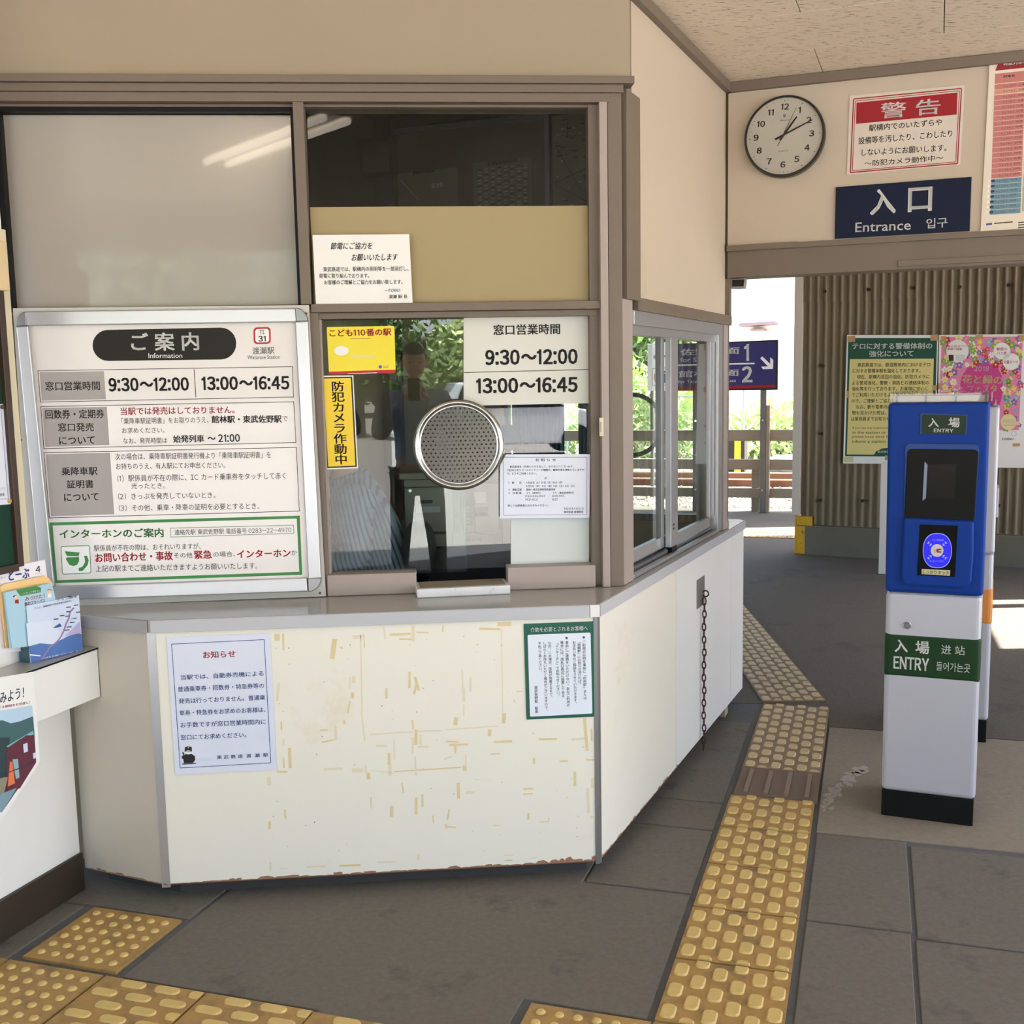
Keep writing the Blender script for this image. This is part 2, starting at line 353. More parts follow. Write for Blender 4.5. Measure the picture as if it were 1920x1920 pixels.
def dots_mb():
    mb = MB()
    for i in range(6):
        for j in range(6):
            x, y = .035 + i * .046, .035 + j * .046; n = 10
            v = []
            for r, z in ((.0125, .004), (.010, .0078), (.006, .0092)): v += [(x + r * math.cos(2 * math.pi * k / n), y + r * math.sin(2 * math.pi * k / n), z) for k in range(n)]
            f = [tuple(range(2 * n, 3 * n))]
            for a in (0, n): f += [(a + k, a + (k + 1) % n, a + n + (k + 1) % n, a + n + k) for k in range(n)]
            mb.add(v, f)
    return mb
def fourbars_mb():
    mb = MB()
    for i in range(4): mb.prism([(.035 + i * .0725, .03, .004), (.050 + i * .0725, .03, .004), (.050 + i * .0725, .275, .004), (.035 + i * .0725, .275, .004)], (0, 0, .005))
    return mb
protos = {}
def tactile(kind, M, label=None):
    bm, rm, fn, rn = {'bar': (tacty, tactb, bars_mb, 'raised_bars'), 'far': (tactf, tactg, bars_mb, 'raised_bars'), 'pill': (tacty, tactb, pills_mb, 'raised_bars'),
                      'dot': (tacty, tactb, dots_mb, 'raised_dots'), 'brown': (tactr, tactr2, fourbars_mb, 'raised_bars')}[kind]
    if kind not in protos:
        a = bpy.data.meshes.new('tactile_tile'); t = tile_body(); a.from_pydata(t.v, [], t.f); a.materials.append(bm)
        b = bpy.data.meshes.new(rn); t = fn(); b.from_pydata(t.v, [], t.f); b.materials.append(rm); protos[kind] = (a, b)
    a, b = protos[kind]
    o = obj('tactile_tile', a, None, floor, label=label); o.matrix_basis = M
    r = obj(rn, b, None, o); return o
def stM(s, t, ang=0):
    a = -.31055 + ang; p = st(s, t); return Matrix.Translation(p) @ Matrix.Rotation(a, 4, 'Z')
for j in range(8): tactile('bar', stM(0, -.305 * (j + 1)))
tactile('brown', stM(.008, .0), 'brown tile with four long raised bars')
for j in range(3): tactile('far', stM(.008, .302 + .298 * j), 'faded tan tile' if j == 0 else None)
p0 = st(.008, 1.205); ta = math.atan2(.644, 2.291)
for j in range(9):
    M_ = Matrix.Translation(p0) @ Matrix.Rotation(-.31055 + ta, 4, 'Z') @ Matrix.Translation((.0, .303 * j + .03, 0)); tactile('far', M_)
tactile('dot', stM(-.302, -1.832)); tactile('dot', stM(-1.687, -1.69)); tactile('dot', stM(-1.707, -2.01)); tactile('dot', stM(-.302, -2.14)); tactile('dot', stM(-2.01, -2.01))
tactile('pill', stM(-1.402, -2.01)); tactile('pill', stM(-1.10, -2.01)); tactile('dot', stM(-.80, -2.01)) if False else None
tactile('pill', stM(-.80, -2.015)); tactile('pill', stM(-1.402, -2.31)); tactile('pill', stM(-1.10, -2.31))
pd = V3((2.10, 10.95, 0)); dq = V3((math.sin(rad(109)), math.cos(rad(109)), 0))
for i in range(9):
    for k in range(2): tactile('dot' if k else 'bar', Matrix.Translation(pd + dq * (.305 * (i - 6)) + V3((-dq.y, dq.x, 0)) * (-.31 * k)) @ Matrix.Rotation(rad(-19), 4, 'Z'))
# manhole-like cracks in the mortar beside the strip stay in the material

# ================================================================== TICKET COUNTER
tc = empty('ticket_counter', tuple(A0), 'ivory ticket counter with grey top and angled ends, stained by old tape', 'counter')
zt = .817                                            # underside of the grey edge
AR = V3((1.069, 5.185, 0)); uR = (AR - A0).dot(PR.D); uF = (FL - A0).dot(PF.D)
obj('front_panel', MB().rect(PF, uF + .004, .055, -.006, zt, -.022, 0), laminate, tc, bevel=.001)
obj('front_panel', MB().rect(PF, uF + .004, .050, -.006, .0545, -.026, -.003), mat('chipped board edge', '#7a5238', .9, var=.3, vscale=30), tc, label='brown chipped bottom edge')
us = [0, PR.u(1268, 1200), PR.u(1370, 1200), uR]
for i in range(3): obj('side_panel', MB().rect(PR, us[i] + (.012 if i == 0 else .0035), .055, us[i + 1] - .0035, zt, -.022, 0), [laminate, white_lam, white_lam][i], tc, bevel=.001)
uC = PC.u(152, 1200)
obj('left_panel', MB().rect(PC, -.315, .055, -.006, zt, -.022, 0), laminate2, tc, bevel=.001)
def corner_trim(P0, pa, ua, pb, ub, z0, z1, w=.016, m=alu):
    a = [pa.pt(0, 0, .003), pa.pt(ua, 0, .003), pa.pt(ua, 0, -.02), pb.pt(ub, 0, -.02), pb.pt(ub, 0, .003)]
    return MB().prism([V3((p.x, p.y, z0)) for p in a], (0, 0, z1 - z0))
obj('corner_trim', corner_trim(A0, PF, -.012, PR, .014, .045, zt), alud, tc)
aa = [PF.pt(uF - .004, 0, .003), PF.pt(uF + .014, 0, .003), PF.pt(uF + .014, 0, -.02), PC.pt(-.010, 0, -.02), PC.pt(-.010, 0, .003)]
obj('corner_trim', MB().prism([V3((p.x, p.y, .045)) for p in aa], (0, 0, zt - .045)), alu, tc)
# kick plate set back under the panels
kk = [PC.pt(-.28, 0, -.06), PF.pt(uF + .03, 0, -.06), PF.pt(-.03, 0, -.06), PR.pt(uR - .06, 0, -.06), PR.pt(uR - .06, 0, -.30), PF.pt(-.2, 0, -.4), PF.pt(uF, 0, -.4)]
obj('kick_plate', MB().prism([V3((p.x, p.y, -.003)) for p in kk], (0, 0, .062)), mat('dark kick board', '#3d3a38', .8, var=.2), tc)
# top with its edge strips
e = .006
T = [PF.pt(uF - .003, 0, e), PF.pt(.004, 0, e), PR.pt(uR - .01, 0, e), PR.pt(uR + .03, 0, -.03), PR.pt(uR + .01, 0, -.17), PRW.pt(1.40, 0, -.10), PRW.pt(.16, 0, -.20), PW.pt(-.2, 0, -.10), PW.pt(-1.62, 0, -.10), PW.pt(-1.66, 0, .13), PC.pt(-.335, 0, e)]
obj('countertop', MB().prism([V3((p.x, p.y, zt + .001)) for p in T], (0, 0, H0 - zt - .001)), ctop, tc, bevel=.0015)
def strip(P, u0, u1, m, name='edge_strip', **k): return obj(name, MB().rect(P, u0, zt - .001, u1, H0 - .0015, e, e + .004), m, tc, bevel=.001, **k)
uc = PF.u(1105, 1140); strip(PF, uF + .002, uc - .001, cedge); strip(PF, uc + .001, .006, white_lam, 'corner_cap', label='white corner cap of the counter edge')
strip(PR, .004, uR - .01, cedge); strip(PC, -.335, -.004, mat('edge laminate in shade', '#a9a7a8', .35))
# residue of old adhesive tape
tape = mat('tape residue', '#e0cf9f', .6, var=.1, vscale=30); tape2 = mat('pale tape residue', '#e6dcbf', .6)
cz = lambda X, Y: (500 + X * .32292, 1140 + Y * .32292)
mbt = MB(); mbp = MB(); mbs = MB()
def bit(x0, y0, x1, y1, w, mb=mbt):
    dx, dy = x1 - x0, y1 - y0; L = math.hypot(dx, dy); nx, ny = -dy / L * w / 2, dx / L * w / 2
    q = [(x0 + nx, y0 + ny), (x1 + nx + R.uniform(-2, 2), y1 + ny), (x1 - nx, y1 - ny), (x0 - nx + R.uniform(-2, 2), y0 - ny)]
    o = .0004 + .00003 * (len(mb.f) % 9); mb.slab(PF, PF.q([cz(*p) for p in q], o), .0001, o)
for a in [(545, 160, 555, 600, 7), (550, 600, 570, 770, 9), (600, 735, 850, 718, 8), (880, 716, 1015, 712, 9), (1040, 706, 1345, 686, 8), (1362, 120, 1372, 670, 6), (740, 950, 1130, 925, 8), (600, 945, 735, 955, 5),
          (850, 100, 850, 195, 20), (715, 155, 835, 150, 14), (770, 180, 840, 182, 10), (680, 110, 690, 180, 10), (870, 140, 940, 143, 7), (1025, 100, 1022, 140, 8), (1235, 120, 1355, 122, 14), (1340, 95, 1420, 92, 24),
          (395, 180, 380, 295, 26), (505, 395, 505, 435, 20), (485, 400, 482, 470, 10), (498, 490, 498, 525, 18), (485, 540, 470, 610, 8), (695, 465, 695, 525, 14), (830, 370, 828, 465, 14), (860, 400, 885, 480, 14), (870, 440, 855, 500, 14),
          (1135, 360, 1140, 500, 9), (1145, 465, 1145, 545, 16), (1145, 560, 1145, 625, 7), (1185, 400, 1183, 485, 10), (1100, 635, 1095, 680, 22), (845, 650, 850, 705, 10), (868, 705, 866, 795, 18), (848, 750, 846, 850, 12), (895, 735, 893, 795, 12),
          (635, 800, 700, 802, 14), (740, 765, 742, 880, 8), (875, 805, 940, 805, 12), (1040, 775, 1115, 777, 10), (1060, 795, 1170, 792, 12), (1095, 800, 1095, 845, 12), (1030, 880, 1080, 860, 9), (712, 840, 712, 910, 16), (715, 910, 718, 975, 18),
          (862, 860, 868, 970, 10), (575, 910, 578, 960, 12), (590, 955, 592, 995, 22), (495, 943, 560, 943, 24), (330, 937, 440, 932, 14), (310, 708, 355, 708, 8), (400, 680, 402, 765, 16), (320, 780, 390, 765, 9), (450, 650, 452, 675, 14),
          (60, 150, 62, 190, 30), (95, 150, 97, 245, 12), (72, 435, 60, 540, 14), (85, 660, 85, 710, 9), (100, 760, 100, 795, 10), (132, 812, 136, 930, 18), (100, 870, 100, 930, 9), (62, 950, 120, 952, 12), (12, 980, 14, 1030, 22), (105, 1170, 108, 1225, 12),
          (16, 1240, 16, 1285, 16), (22, 1475, 24, 1530, 12), (1155, 850, 1158, 915, 6), (1148, 915, 1150, 945, 22), (1320, 778, 1425, 774, 14), (1295, 705, 1292, 745, 20), (1302, 848, 1355, 846, 8), (1380, 610, 1376, 670, 20), (1450, 485, 1490, 483, 6),
          (1580, 762, 1685, 760, 12), (1770, 762, 1850, 758, 14), (1845, 640, 1862, 830, 16), (1885, 700, 1888, 770, 10), (1855, 880, 1905, 882, 10), (1552, 870, 1552, 905, 14), (1700, 890, 1748, 888, 10), (1790, 950, 1790, 1035, 16), (1893, 985, 1893, 1045, 18),
          (1865, 1045, 1870, 1190, 16), (1490, 1052, 1548, 1048, 10), (1490, 1080, 1545, 1078, 8), (1520, 1190, 1518, 1228, 12), (1585, 1242, 1640, 1240, 6), (1638, 1215, 1638, 1240, 8), (1155, 1072, 1208, 1072, 16), (1112, 1015, 1115, 1105, 16),
          (785, 1015, 795, 1075, 10), (905, 1080, 905, 1155, 12), (868, 1100, 868, 1200, 16), (605, 1095, 606, 1165, 7), (727, 1148, 725, 1215, 20), (1060, 1170, 1050, 1230, 10), (965, 1205, 968, 1250, 8), (1035, 1268, 1100, 1274, 8), (1040, 1255, 1042, 1280, 14),
          (1315, 1262, 1358, 1262, 10), (235, 1503, 348, 1499, 10), (420, 1497, 545, 1492, 12), (75, 1513, 120, 1512, 7), (880, 1430, 880, 1465, 14), (1375, 1437, 1430, 1434, 8), (1380, 1466, 1425, 1464, 8), (1530, 1450, 1570, 1448, 7), (640, 1476, 750, 1472, 8),
          (10, 150, 10, 940, 3), (1205, 995, 1300, 1000, 4), (425, 225, 440, 235, 10), (480, 212, 490, 218, 10), (500, 170, 560, 165, 22), (565, 150, 568, 230, 6), (1800, 1210, 1815, 1210, 12), (1880, 1210, 1895, 1220, 14)]: bit(*a, mb=(mbp if R.random() < .45 else mbt))
for k in range(60):
    x, y = R.uniform(30, 1880), R.uniform(150, 1480); bit(x, y, x + R.uniform(2, 6), y + R.uniform(-3, 8), R.uniform(2, 5), mbs)
obj('tape_residue', mbt, tape, tc, kind='stuff'); obj('tape_residue', mbp, tape2, tc, kind='stuff'); obj('scuff_marks', mbs, mat('scuff', '#8d8679', .8), tc, kind='stuff')
mb = MB()       # laminate flaked off along the bottom
x = 0
for P, ua, ub in ((PF, uF + .02, -.01), (PR, .015, us[1]), (PC, -.3, -.02)):
    u = ua
    while u < ub:
        w = R.uniform(.015, .05); h = R.uniform(.001, .009) * (2 if (P is PF and u > -.25) else 1); mb.slab(P, [(u, .054), (u + w, .054), (u + w, .055 + h * R.random()), (u + w * .6, .055 + h), (u + w * .2, .055 + h * .8), (u, .055 + h * R.random())], .0001, .0006); u += w
obj('flaked_edge', mb, mat('bare fibreboard', '#9a7259', .9, var=.3, vscale=40), tc, kind='stuff')

# ================================================================== KIOSK WALLS
zTop = CEIL + .05
zW = lambda y: PW.z(800, y); uW = lambda x, y: PW.u(x, y)
obj('wall_front', MB().rect(PW, -2.4, zW(148), PW.u(1181, 100), zTop, -.10, .0), mat('shaded cream paint', '#a3957f', .75, var=.05, vscale=1.5, dark='#857660', dthr=(.66, .9), dscale=1.2), kind='structure', bevel=.001)  # cream darkened on this wall only, standing in for dimmer light
uRc = PRW.u(1366, 170)      # return wall runs to the clock wall
zRb = PRW.z(1270, 577)
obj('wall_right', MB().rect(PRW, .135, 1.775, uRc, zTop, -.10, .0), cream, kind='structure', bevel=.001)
obj('wall_infill', MB().prism([PW.pt(PW.u(1170, 100), 1.78, -.002), PRW.pt(.15, 1.78, -.002), PRW.pt(.16, 1.78, -.09), PW.pt(PW.u(1150, 100), 1.78, -.09)], (0, 0, zTop - 1.78)), cream, kind='structure') if False else None
win1 = empty('window_1', tuple(PW.pt(-.4, H0)), kind='structure')
def wpart(name, x0, x1, yx, z0, z1, o0, o1, m=trimm, par=win1, **k):
    return obj(name, MB().rect(PW, PW.u(x0, yx, o1), z0, PW.u(x1, yx, o1), z1, o0, o1), m, par, bevel=.0015, **k)
wpart('head_casing', -60, 1190, 155, zW(162), zW(148), -.02, .045)
wpart('head_rail', -60, 1169, 170, zW(177.5), zW(162.5), -.02, .034)
wpart('head_rail', -60, 1143, 185, zW(195), zW(178), -.03, .028)
wpart('head_reveal', -60, 1116, 200, zW(201), zW(195.5), -.09, .0, trimm)
wpart('mullion', 556, 576, 380, zW(569), zW(195), -.06, .026)
wpart('transom', 583, 1127, 575, zW(584), zW(568.5), -.06, .024)
wpart('transom', 583, 1120, 590, zW(596), zW(584.5), -.06, .006)
wpart('left_jamb', 588, 606, 820, H0 + .001, zW(584), -.06, .018)
wpart('right_jamb', 1108, 1127, 820, H0 + .001, zW(195.5), -.06, .004)
wpart('left_stop', 605, 611, 820, H0 + .001, zW(596), -.06, -.002, trimp)
wpart('post_face', 1127.5, 1142, 700, H0 + .001, zW(195), -.04, .034, trimp)
wpart('post_body', 1142.5, 1168, 700, H0 + .001, zW(162.8), -.06, .022)
# the part of the post that faces the entrance
obj('post_side', MB().rect(PRW, -.005, H0 + .001, PRW.u(1181, 900), 1.765, -.07, .012), trimp, win1, bevel=.0015)
obj('post_side', MB().rect(PRW, .02, 1.765, PRW.u(1190, 400), zW(163), -.06, .020), trimm, win1, bevel=.0015, label='upper post face beside the cream side wall')
# sill blocks left and right of the pay opening
def sill(x0, x1, yt, yb):
    z0, z1 = H0 + .001, PW.z((x0 + x1) / 2, yt, .03); obj('sill_block', MB().rect(PW, PW.u(x0, 1090, .03), z0, PW.u(x1, 1090, .03), z1, -.05, .03), trimp, win1, bevel=.003)
sill(613, 781, 1076, 1112); sill(952, 1117, 1062, 1098)
wpart('window_pane', 576, 1113, 380, zW(570), zW(201), -.035, -.031, paneu)
wpart('beige_board', 584, 1112, 470, zW(567.5), zW(385), -.029, -.020, beige)
wpart('window_pane', 606, 869, 820, zW(1076), zW(597), -.020, -.016, panel_, label='left sliding pane')
wpart('window_pane', 733, 1107, 820, zW(1073), zW(597), -.046, -.042, pane, label='right sliding pane')
wpart('glass_channel', 611, 781, 1073, zW(1077), zW(1070), -.03, -.006, alud)
# blank panel at the upper left in its black reveal
bp = wpart('blank_panel', 10, 553, 380, zW(567), zW(211), -.04, -.034, whiteg, label='blank white glossy panel')
mb = MB(); uL, uR_ = PW.u(8, 380), PW.u(556, 380); z0, z1 = zW(577), zW(201)
obj('black_reveal', MB().rect(PW, uL - .04, z0, uR_, z1, -.06, -.045), black, win1)
for r in ((uL - .02, z0, uR_, z0 + .010), (uL - .02, z1 - .014, uR_, z1), (uL - .018, z0, uL + .004, z1), (uR_ - .008, z0, uR_, z1)):
    obj('black_reveal', MB().rect(PW, r[0], r[1], r[2], r[3], -.045, .0), black, win1)
obj('left_mullion', MB().rect(PW, uL - .10, .86, uL - .02, z1 + .01, -.06, .012), trimm, win1)
# latch on the right jamb
lt = obj('window_latch', MB().rect(PW, PW.u(1123, 800, .03), PW.z(1127, 818, .03), PW.u(1131, 800, .03), PW.z(1127, 783, .03), .034, .038), mat('cream plastic', '#d9d0c0', .4), win1, bevel=.002)
obj('latch_lever', MB().rect(PW, PW.u(1126, 800, .04), PW.z(1127, 810, .04), PW.u(1129, 800, .04), PW.z(1127, 791, .04), .038, .046), mat('cream plastic', '#d9d0c0', .4), lt, bevel=.002)

# wall above and beyond: trims of the return wall
tr = empty('trim_1', tuple(PRW.pt(.2, 2.7)), kind='structure')
obj('ceiling_trim', MB().rect(PRW, -.05, CEIL - .04, uRc, CEIL - .002, 0, .025), trimm, tr, bevel=.001)
obj('lower_rail', MB().rect(PRW, .14, 1.735, uRc + .01, 1.776, -.06, .018), trimm, tr, bevel=.001)
obj('end_trim', MB().rect(PRW, uRc - .03, 1.776, uRc - .004, 2.06, 0, .012), trimm, tr, bevel=.001)
obj('ceiling_trim', MB().rect(PK, -.0, CEIL - .04, 2.6, CEIL - .002, 0, .025), trimm, tr, bevel=.001)

# side window: aluminium sliding sashes
win2 = empty('window_2', tuple(PRW.pt(.7, H0)), kind='structure')
u_ = lambda x, y=800: PRW.u(x, y)
uA, uB = u_(1181), u_(1357)
def rp(name, u0, z0, u1, z1, o0, o1, m=alu, **k): return obj(name, MB().rect(PRW, u0, z0, u1, z1, o0, o1), m, win2, bevel=.001, **k)
rp('frame_stile', uA, H0 + .001, uA + .022, 1.735, -.09, .004, white_lam); rp('frame_stile', u_(1345), H0 + .001, u_(1352), 1.735, -.09, .004)
rp('end_post', u_(1352), H0 + .001, u_(1359), 1.735, -.09, .012, trimp)
rp('top_track', uA + .022, 1.69, u_(1345), 1.735, -.09, .010, alu); rp('top_track', uA + .022, 1.66, u_(1345), 1.69, -.06, -.006, alu)
for k, (za, zb, oo) in enumerate(((0, .010, .006), (.010, .020, -.022), (.020, .032, -.052))): rp('bottom_track', uA + .022, H0 + .001 + za * .2, u_(1345), H0 + .004 + zb, oo - .018, oo, alud if k % 2 else alu)
um = u_(1268)
rp('sash_rail', uA + .022, .888, um, .930, -.055, -.035); rp('sash_rail', um - .01, .888, u_(1345), .930, -.030, -.010)
rp('sash_stile', u_(1256), .888, u_(1262), 1.665, -.055, -.033, alud); rp('sash_stile', u_(1262), .888, u_(1275), 1.665, -.030, -.008)
rp('sash_stile', u_(1336), .888, u_(1344), 1.665, -.030, -.010)
rp('window_pane', uA + .018, .925, u_(1257), 1.67, -.047, -.043, paneret, label='left sliding pane'); rp('window_pane', u_(1274), .925, u_(1337), 1.67, -.022, -.018, paneret, label='right sliding pane')
for zz in (1.0, .985): obj('sash_screw', MB().disc(PRW, u_(1267), zz - .03, .004, -.008, -.006), black, win2)
obj('sash_roller', MB().rect(PRW, u_(1263), .862, u_(1272), .888, -.028, -.006), black, win2)

# ================================================================== CLOCK WALL, HEADER, CEILING
obj('wall_back', MB().rect(PK, 0, 2.06, 3.2, zTop, -.12, 0), cream, kind='structure', bevel=.001)
hd = empty('trim_2', tuple(PK.pt(.5, 2.0)), kind='structure')
obj('header_beam', MB().rect(PK, .0, 1.933, 3.2, 2.058, -.12, .004), trimm, hd, bevel=.002)
obj('header_strip', MB().rect(PK, .0, 2.042, 3.2, 2.064, .004, .018), trimm, hd, bevel=.001)
obj('header_strip', MB().rect(PK, PK.u(1684, 500), 1.945, 3.2, PK.z(1684, 489), .004, .012), trimm, hd, bevel=.001)
obj('header_strip', MB().rect(PK, .0, 2.044, PK.u(1496, 460), 2.066, .018, .022), trimm, hd)
obj('opening_jamb', MB().rect(PK, -.02, 1.74, .008, 1.933, -.06, -.002), trimm, hd)
# ceiling boards
ceil = empty('ceiling', (0, 2, CEIL), kind='structure')
def board_mat():
    m = mat('mineral fibre board', '#e8dac6', .9, var=.04, vscale=2); nt = m.node_tree; b = nt.nodes['Principled BSDF']; N = nt.nodes.new; Lk = nt.links.new
    tc_ = N('ShaderNodeTexCoord'); mp = N('ShaderNodeMapping'); mp.inputs['Rotation'].default_value = (0, 0, rad(AZK - 90)); mp.inputs['Scale'].default_value = (22, 150, 30); Lk(tc_.outputs['Object'], mp.inputs[0])
    n = N('ShaderNodeTexNoise'); n.inputs['Scale'].default_value = 1; n.inputs['Detail'].default_value = 3; n.inputs['Roughness'].default_value = .6; Lk(mp.outputs[0], n.inputs[0])
    r = N('ShaderNodeMapRange'); r.inputs[1].default_value = .60; r.inputs[2].default_value = .66; Lk(n.outputs[0], r.inputs[0])
    mx = N('ShaderNodeMix'); mx.data_type = 'RGBA'; mx.inputs[6].default_value = (*lin('#e8dac6'), 1); mx.inputs[7].default_value = (*lin('#85755f'), 1); Lk(r.outputs[0], mx.inputs[0]); Lk(mx.outputs[2], b.inputs['Base Color'])
    bp_ = N('ShaderNodeBump'); bp_.invert = True; bp_.inputs['Strength'].default_value = .6; bp_.inputs['Distance'].default_value = .003; Lk(r.outputs[0], bp_.inputs['Height']); Lk(bp_.outputs[0], b.inputs['Normal']); return m
cb = board_mat()
obj('ceiling_backing', MB().box(-5, -1.6, CEIL + .012, 5.2, 6.2, CEIL + .03), mat('ceiling void', '#3a332a', .9), ceil)
PQ = Plane(PK.P, AZK)
k0 = V3((1.168, 4.414, 0)); ud = PK.D; vd = V3((-ud.y, ud.x, 0));
if vd.y < 0: vd = -vd
for r in range(-13, 2):
    for c in range(-7, 6):
        off = (.455 if r % 2 else 0); a = k0 + ud * (c * .91 + off - .0) + vd * (r * .455); q4 = [a, a + ud * .907, a + ud * .907 + vd * .452, a + vd * .452]
        if (a + ud * .45 + vd * .2 - V3((0, 0, 0))).length > 5.9 or a.y > 5.2: continue
        if all((p - PK.P).dot(PK.N) < 0 for p in q4): continue
        ctr = a + ud * .45
        if (ctr - PRW.P).dot(PRW.N) < -.7 and ctr.y > 3.3: continue
        obj('ceiling_panel', MB().prism([V3((p.x, p.y, CEIL)) for p in q4], (0, 0, .012)), cb, ceil, bevel=.0012, seg=1)
# ================================================================== NOTICES AND SIGNS
def board(name, label, cat, P, pts, o0, o1, m, cv=(0, 0, 1), bevel=0, group=None):
    c = lambda p: (cv[0] + p[0] * cv[2], cv[1] + p[1] * cv[2])
    o = obj(name, MB().px(P, [c(p) for p in pts], o0, o1), m, label=label, cat=cat, group=group, bevel=bevel)
    return o, Sheet(P, o1, o, cv)
NM = {'black ink': ('lettering', 'black lettering'), 'red ink': ('lettering', 'red lettering'), 'green ink': ('lettering', 'green lettering'), 'blue ink': ('lettering', 'blue lettering'),
      'white ink': ('lettering', 'white lettering'), 'grey print': ('printed_cell', 'grey heading cells')}
wink = mat('white ink', '#f4f4f2', .6)

# --- information board (thick snap frame leaning on the counter)
ib = empty('information_board', tuple(PW.pt(-1.1, H0, .03)), 'large white information board in a silver frame standing on the counter', 'board')
cv1 = (0, 560, .32292)
obj('backing_plate', MB().px(PW, [(24, 578), (579, 572), (611, 1118), (60, 1139)], .028, .034), mat('off white backing plate', '#cfcbc4', .5), ib)
def ibq(pts, o0, o1, m, name, **k): return obj(name, MB().px(PW, pts, o0, o1), m, ib, bevel=k.pop('bevel', .003), **k)
ibq([(46, 584), (553, 578), (556, 604), (50, 611)], .034, .056, alu, 'frame_rail'); ibq([(99, 1100), (575, 1084), (577, 1109), (100, 1126)], .034, .056, alu, 'frame_rail')
ibq([(30, 612), (52, 611), (102, 1100), (76, 1103)], .034, .056, alu, 'frame_rail'); ibq([(553, 603), (577, 602), (602, 1084), (578, 1086)], .034, .056, alu, 'frame_rail')
def cap(cx, cy, x1, y1, x2, y2):
    pts = [(cx, cy)] + [(cx + (x1 - cx) * math.cos(a) + (x2 - cx) * math.sin(a), cy + (y1 - cy) * math.cos(a) + (y2 - cy) * math.sin(a)) for a in [math.pi / 2 * k / 8 for k in range(9)]]
    obj('corner_cap', MB().px(PW, pts, .034, .058), mat('dull chrome', '#8e8e90', .28, metal=.9), ib, bevel=.002, label='rounded chrome corner cap')
cap(50, 611, 30, 612, 48, 584); cap(555, 603, 577, 602, 553, 577); cap(577, 1085, 602, 1084, 578, 1110); cap(101, 1102, 76, 1104, 103, 1127)
sh = Sheet(PW, .042, ib, cv1)
obj('poster_sheet', MB().px(PW, [(51, 610), (555, 603), (579, 1086), (101, 1101)], .034, .042), mat('information sheet', '#e9e4e2', .28, coat=.35), ib)
dk = mat('dark olive print', '#262420', .5, spec=.2)
sh.rrect([(535, 183), (1370, 166), (1373, 352), (540, 363)], 90, dk)
sh.text('ご 案 内', (760, 252), (1155, 247), 105, wink, .02); sh.text('Information', (862, 331), (1058, 330), 28, wink)
sh.rrect([(1471, 167), (1571, 164), (1573, 262), (1473, 265)], 22, red, 0); sh.rrect([(1481, 177), (1561, 174), (1563, 252), (1483, 255)], 16, wink, 1)
sh.text('TI', (1506, 195), (1535, 194), 22, ink, B1, 2); sh.text('31', (1500, 233), (1543, 232), 33, ink, B2, 2)
sh.text('渡瀬駅', (1465, 303), (1593, 300), 42, ink); sh.text('Watarase Station', (1437, 341), (1625, 338), 22, ink)
sh.frame([(218, 417), (1700, 393), (1706, 573), (233, 602)], 3.5, ink); sh.poly([(230, 427), (603, 421), (615, 584), (244, 592)], grayc)
sh.text('窓口営業時間', (263, 508), (580, 505), 52, ink, B1); sh.text('9:30～12:00', (630, 500), (1097, 495), 80, ink, .036); sh.line((1127, 410), (1137, 573), 4, ink); sh.text('13:00～16:45', (1170, 492), (1680, 488), 80, ink, .036)
sh.frame([(235, 625), (1707, 597), (1720, 837), (253, 872)], 3.5, ink); sh.poly([(246, 635), (620, 628), (635, 850), (263, 861)], grayc)
for t, a, b, h in (('回数券・定期券', (263, 672), (605, 668), 52), ('窓口発売', (337, 747), (545, 745), 50), ('について', (343, 825), (550, 820), 45)): sh.text(t, a, b, h, ink, B1)
sh.text('当駅では発売はしておりません。', (700, 654), (1362, 645), 44, red, B1)
for t, a, b, h, bo in (('「乗降車駅証明書」をお取りのうえ、', (705, 711), (1210, 703), 36, 0), ('館林駅・東武佐野駅', (1228, 701), (1635, 698), 44, B2), ('で', (1640, 697), (1670, 697), 28, 0), ('お求めください。', (708, 766), (955, 763), 34, 0),
                       ('なお、発売時間は', (715, 825), (970, 823), 34, 0), ('始発列車', (1005, 815), (1185, 812), 44, B2), ('～ 21:00', (1205, 812), (1393, 808), 46, B2)): sh.text(t, a, b, h, ink, bo)
sh.frame([(253, 893), (1722, 862), (1740, 1235), (285, 1275)], 3.5, ink); sh.poly([(266, 904), (638, 894), (663, 1252), (297, 1264)], grayc)
for t, a, b, h, bo in (('乗降車駅', (357, 1003), (565, 1000), 48, B1), ('証明書', (388, 1078), (543, 1075), 48, B1), ('について', (372, 1155), (573, 1150), 45, B1),
                       ('次の場合は、乗降車駅証明書発行機より「乗降車駅証明書」を', (668, 918), (1573, 906), 38, 0), ('お持ちのうえ、有人駅にてお申出ください。', (673, 974), (1308, 966), 36, 0),
                       ('（1）駅係員が不在の際に、IC カード乗車券をタッチして赤く', (680, 1044), (1658, 1028), 40, 0), ('光ったとき。', (762, 1088), (958, 1086), 34, 0),
                       ('（2）きっぷを発売していないとき。', (685, 1149), (1250, 1140), 38, 0), ('（3）その他、乗車・降車の証明を必要とするとき。', (690, 1216), (1505, 1204), 38, 0)): sh.text(t, a, b, h, ink, bo)
sh.frame([(288, 1300), (1740, 1260), (1755, 1603), (315, 1652)], 17, green)
sh.text('インターホンのご案内', (345, 1367), (950, 1358), 54, green, B2); sh.frame([(988, 1331), (1706, 1314), (1708, 1364), (990, 1386)], 3, green); sh.text('連絡先駅 東武佐野駅 電話番号 0283-22-4970', (1013, 1357), (1690, 1342), 32, ink)
sh.rrect([(352, 1437), (522, 1432), (530, 1595), (360, 1602)], 12, green, 0); sh.rrect([(356, 1441), (518, 1436), (526, 1591), (364, 1598)], 10, wink, 1)
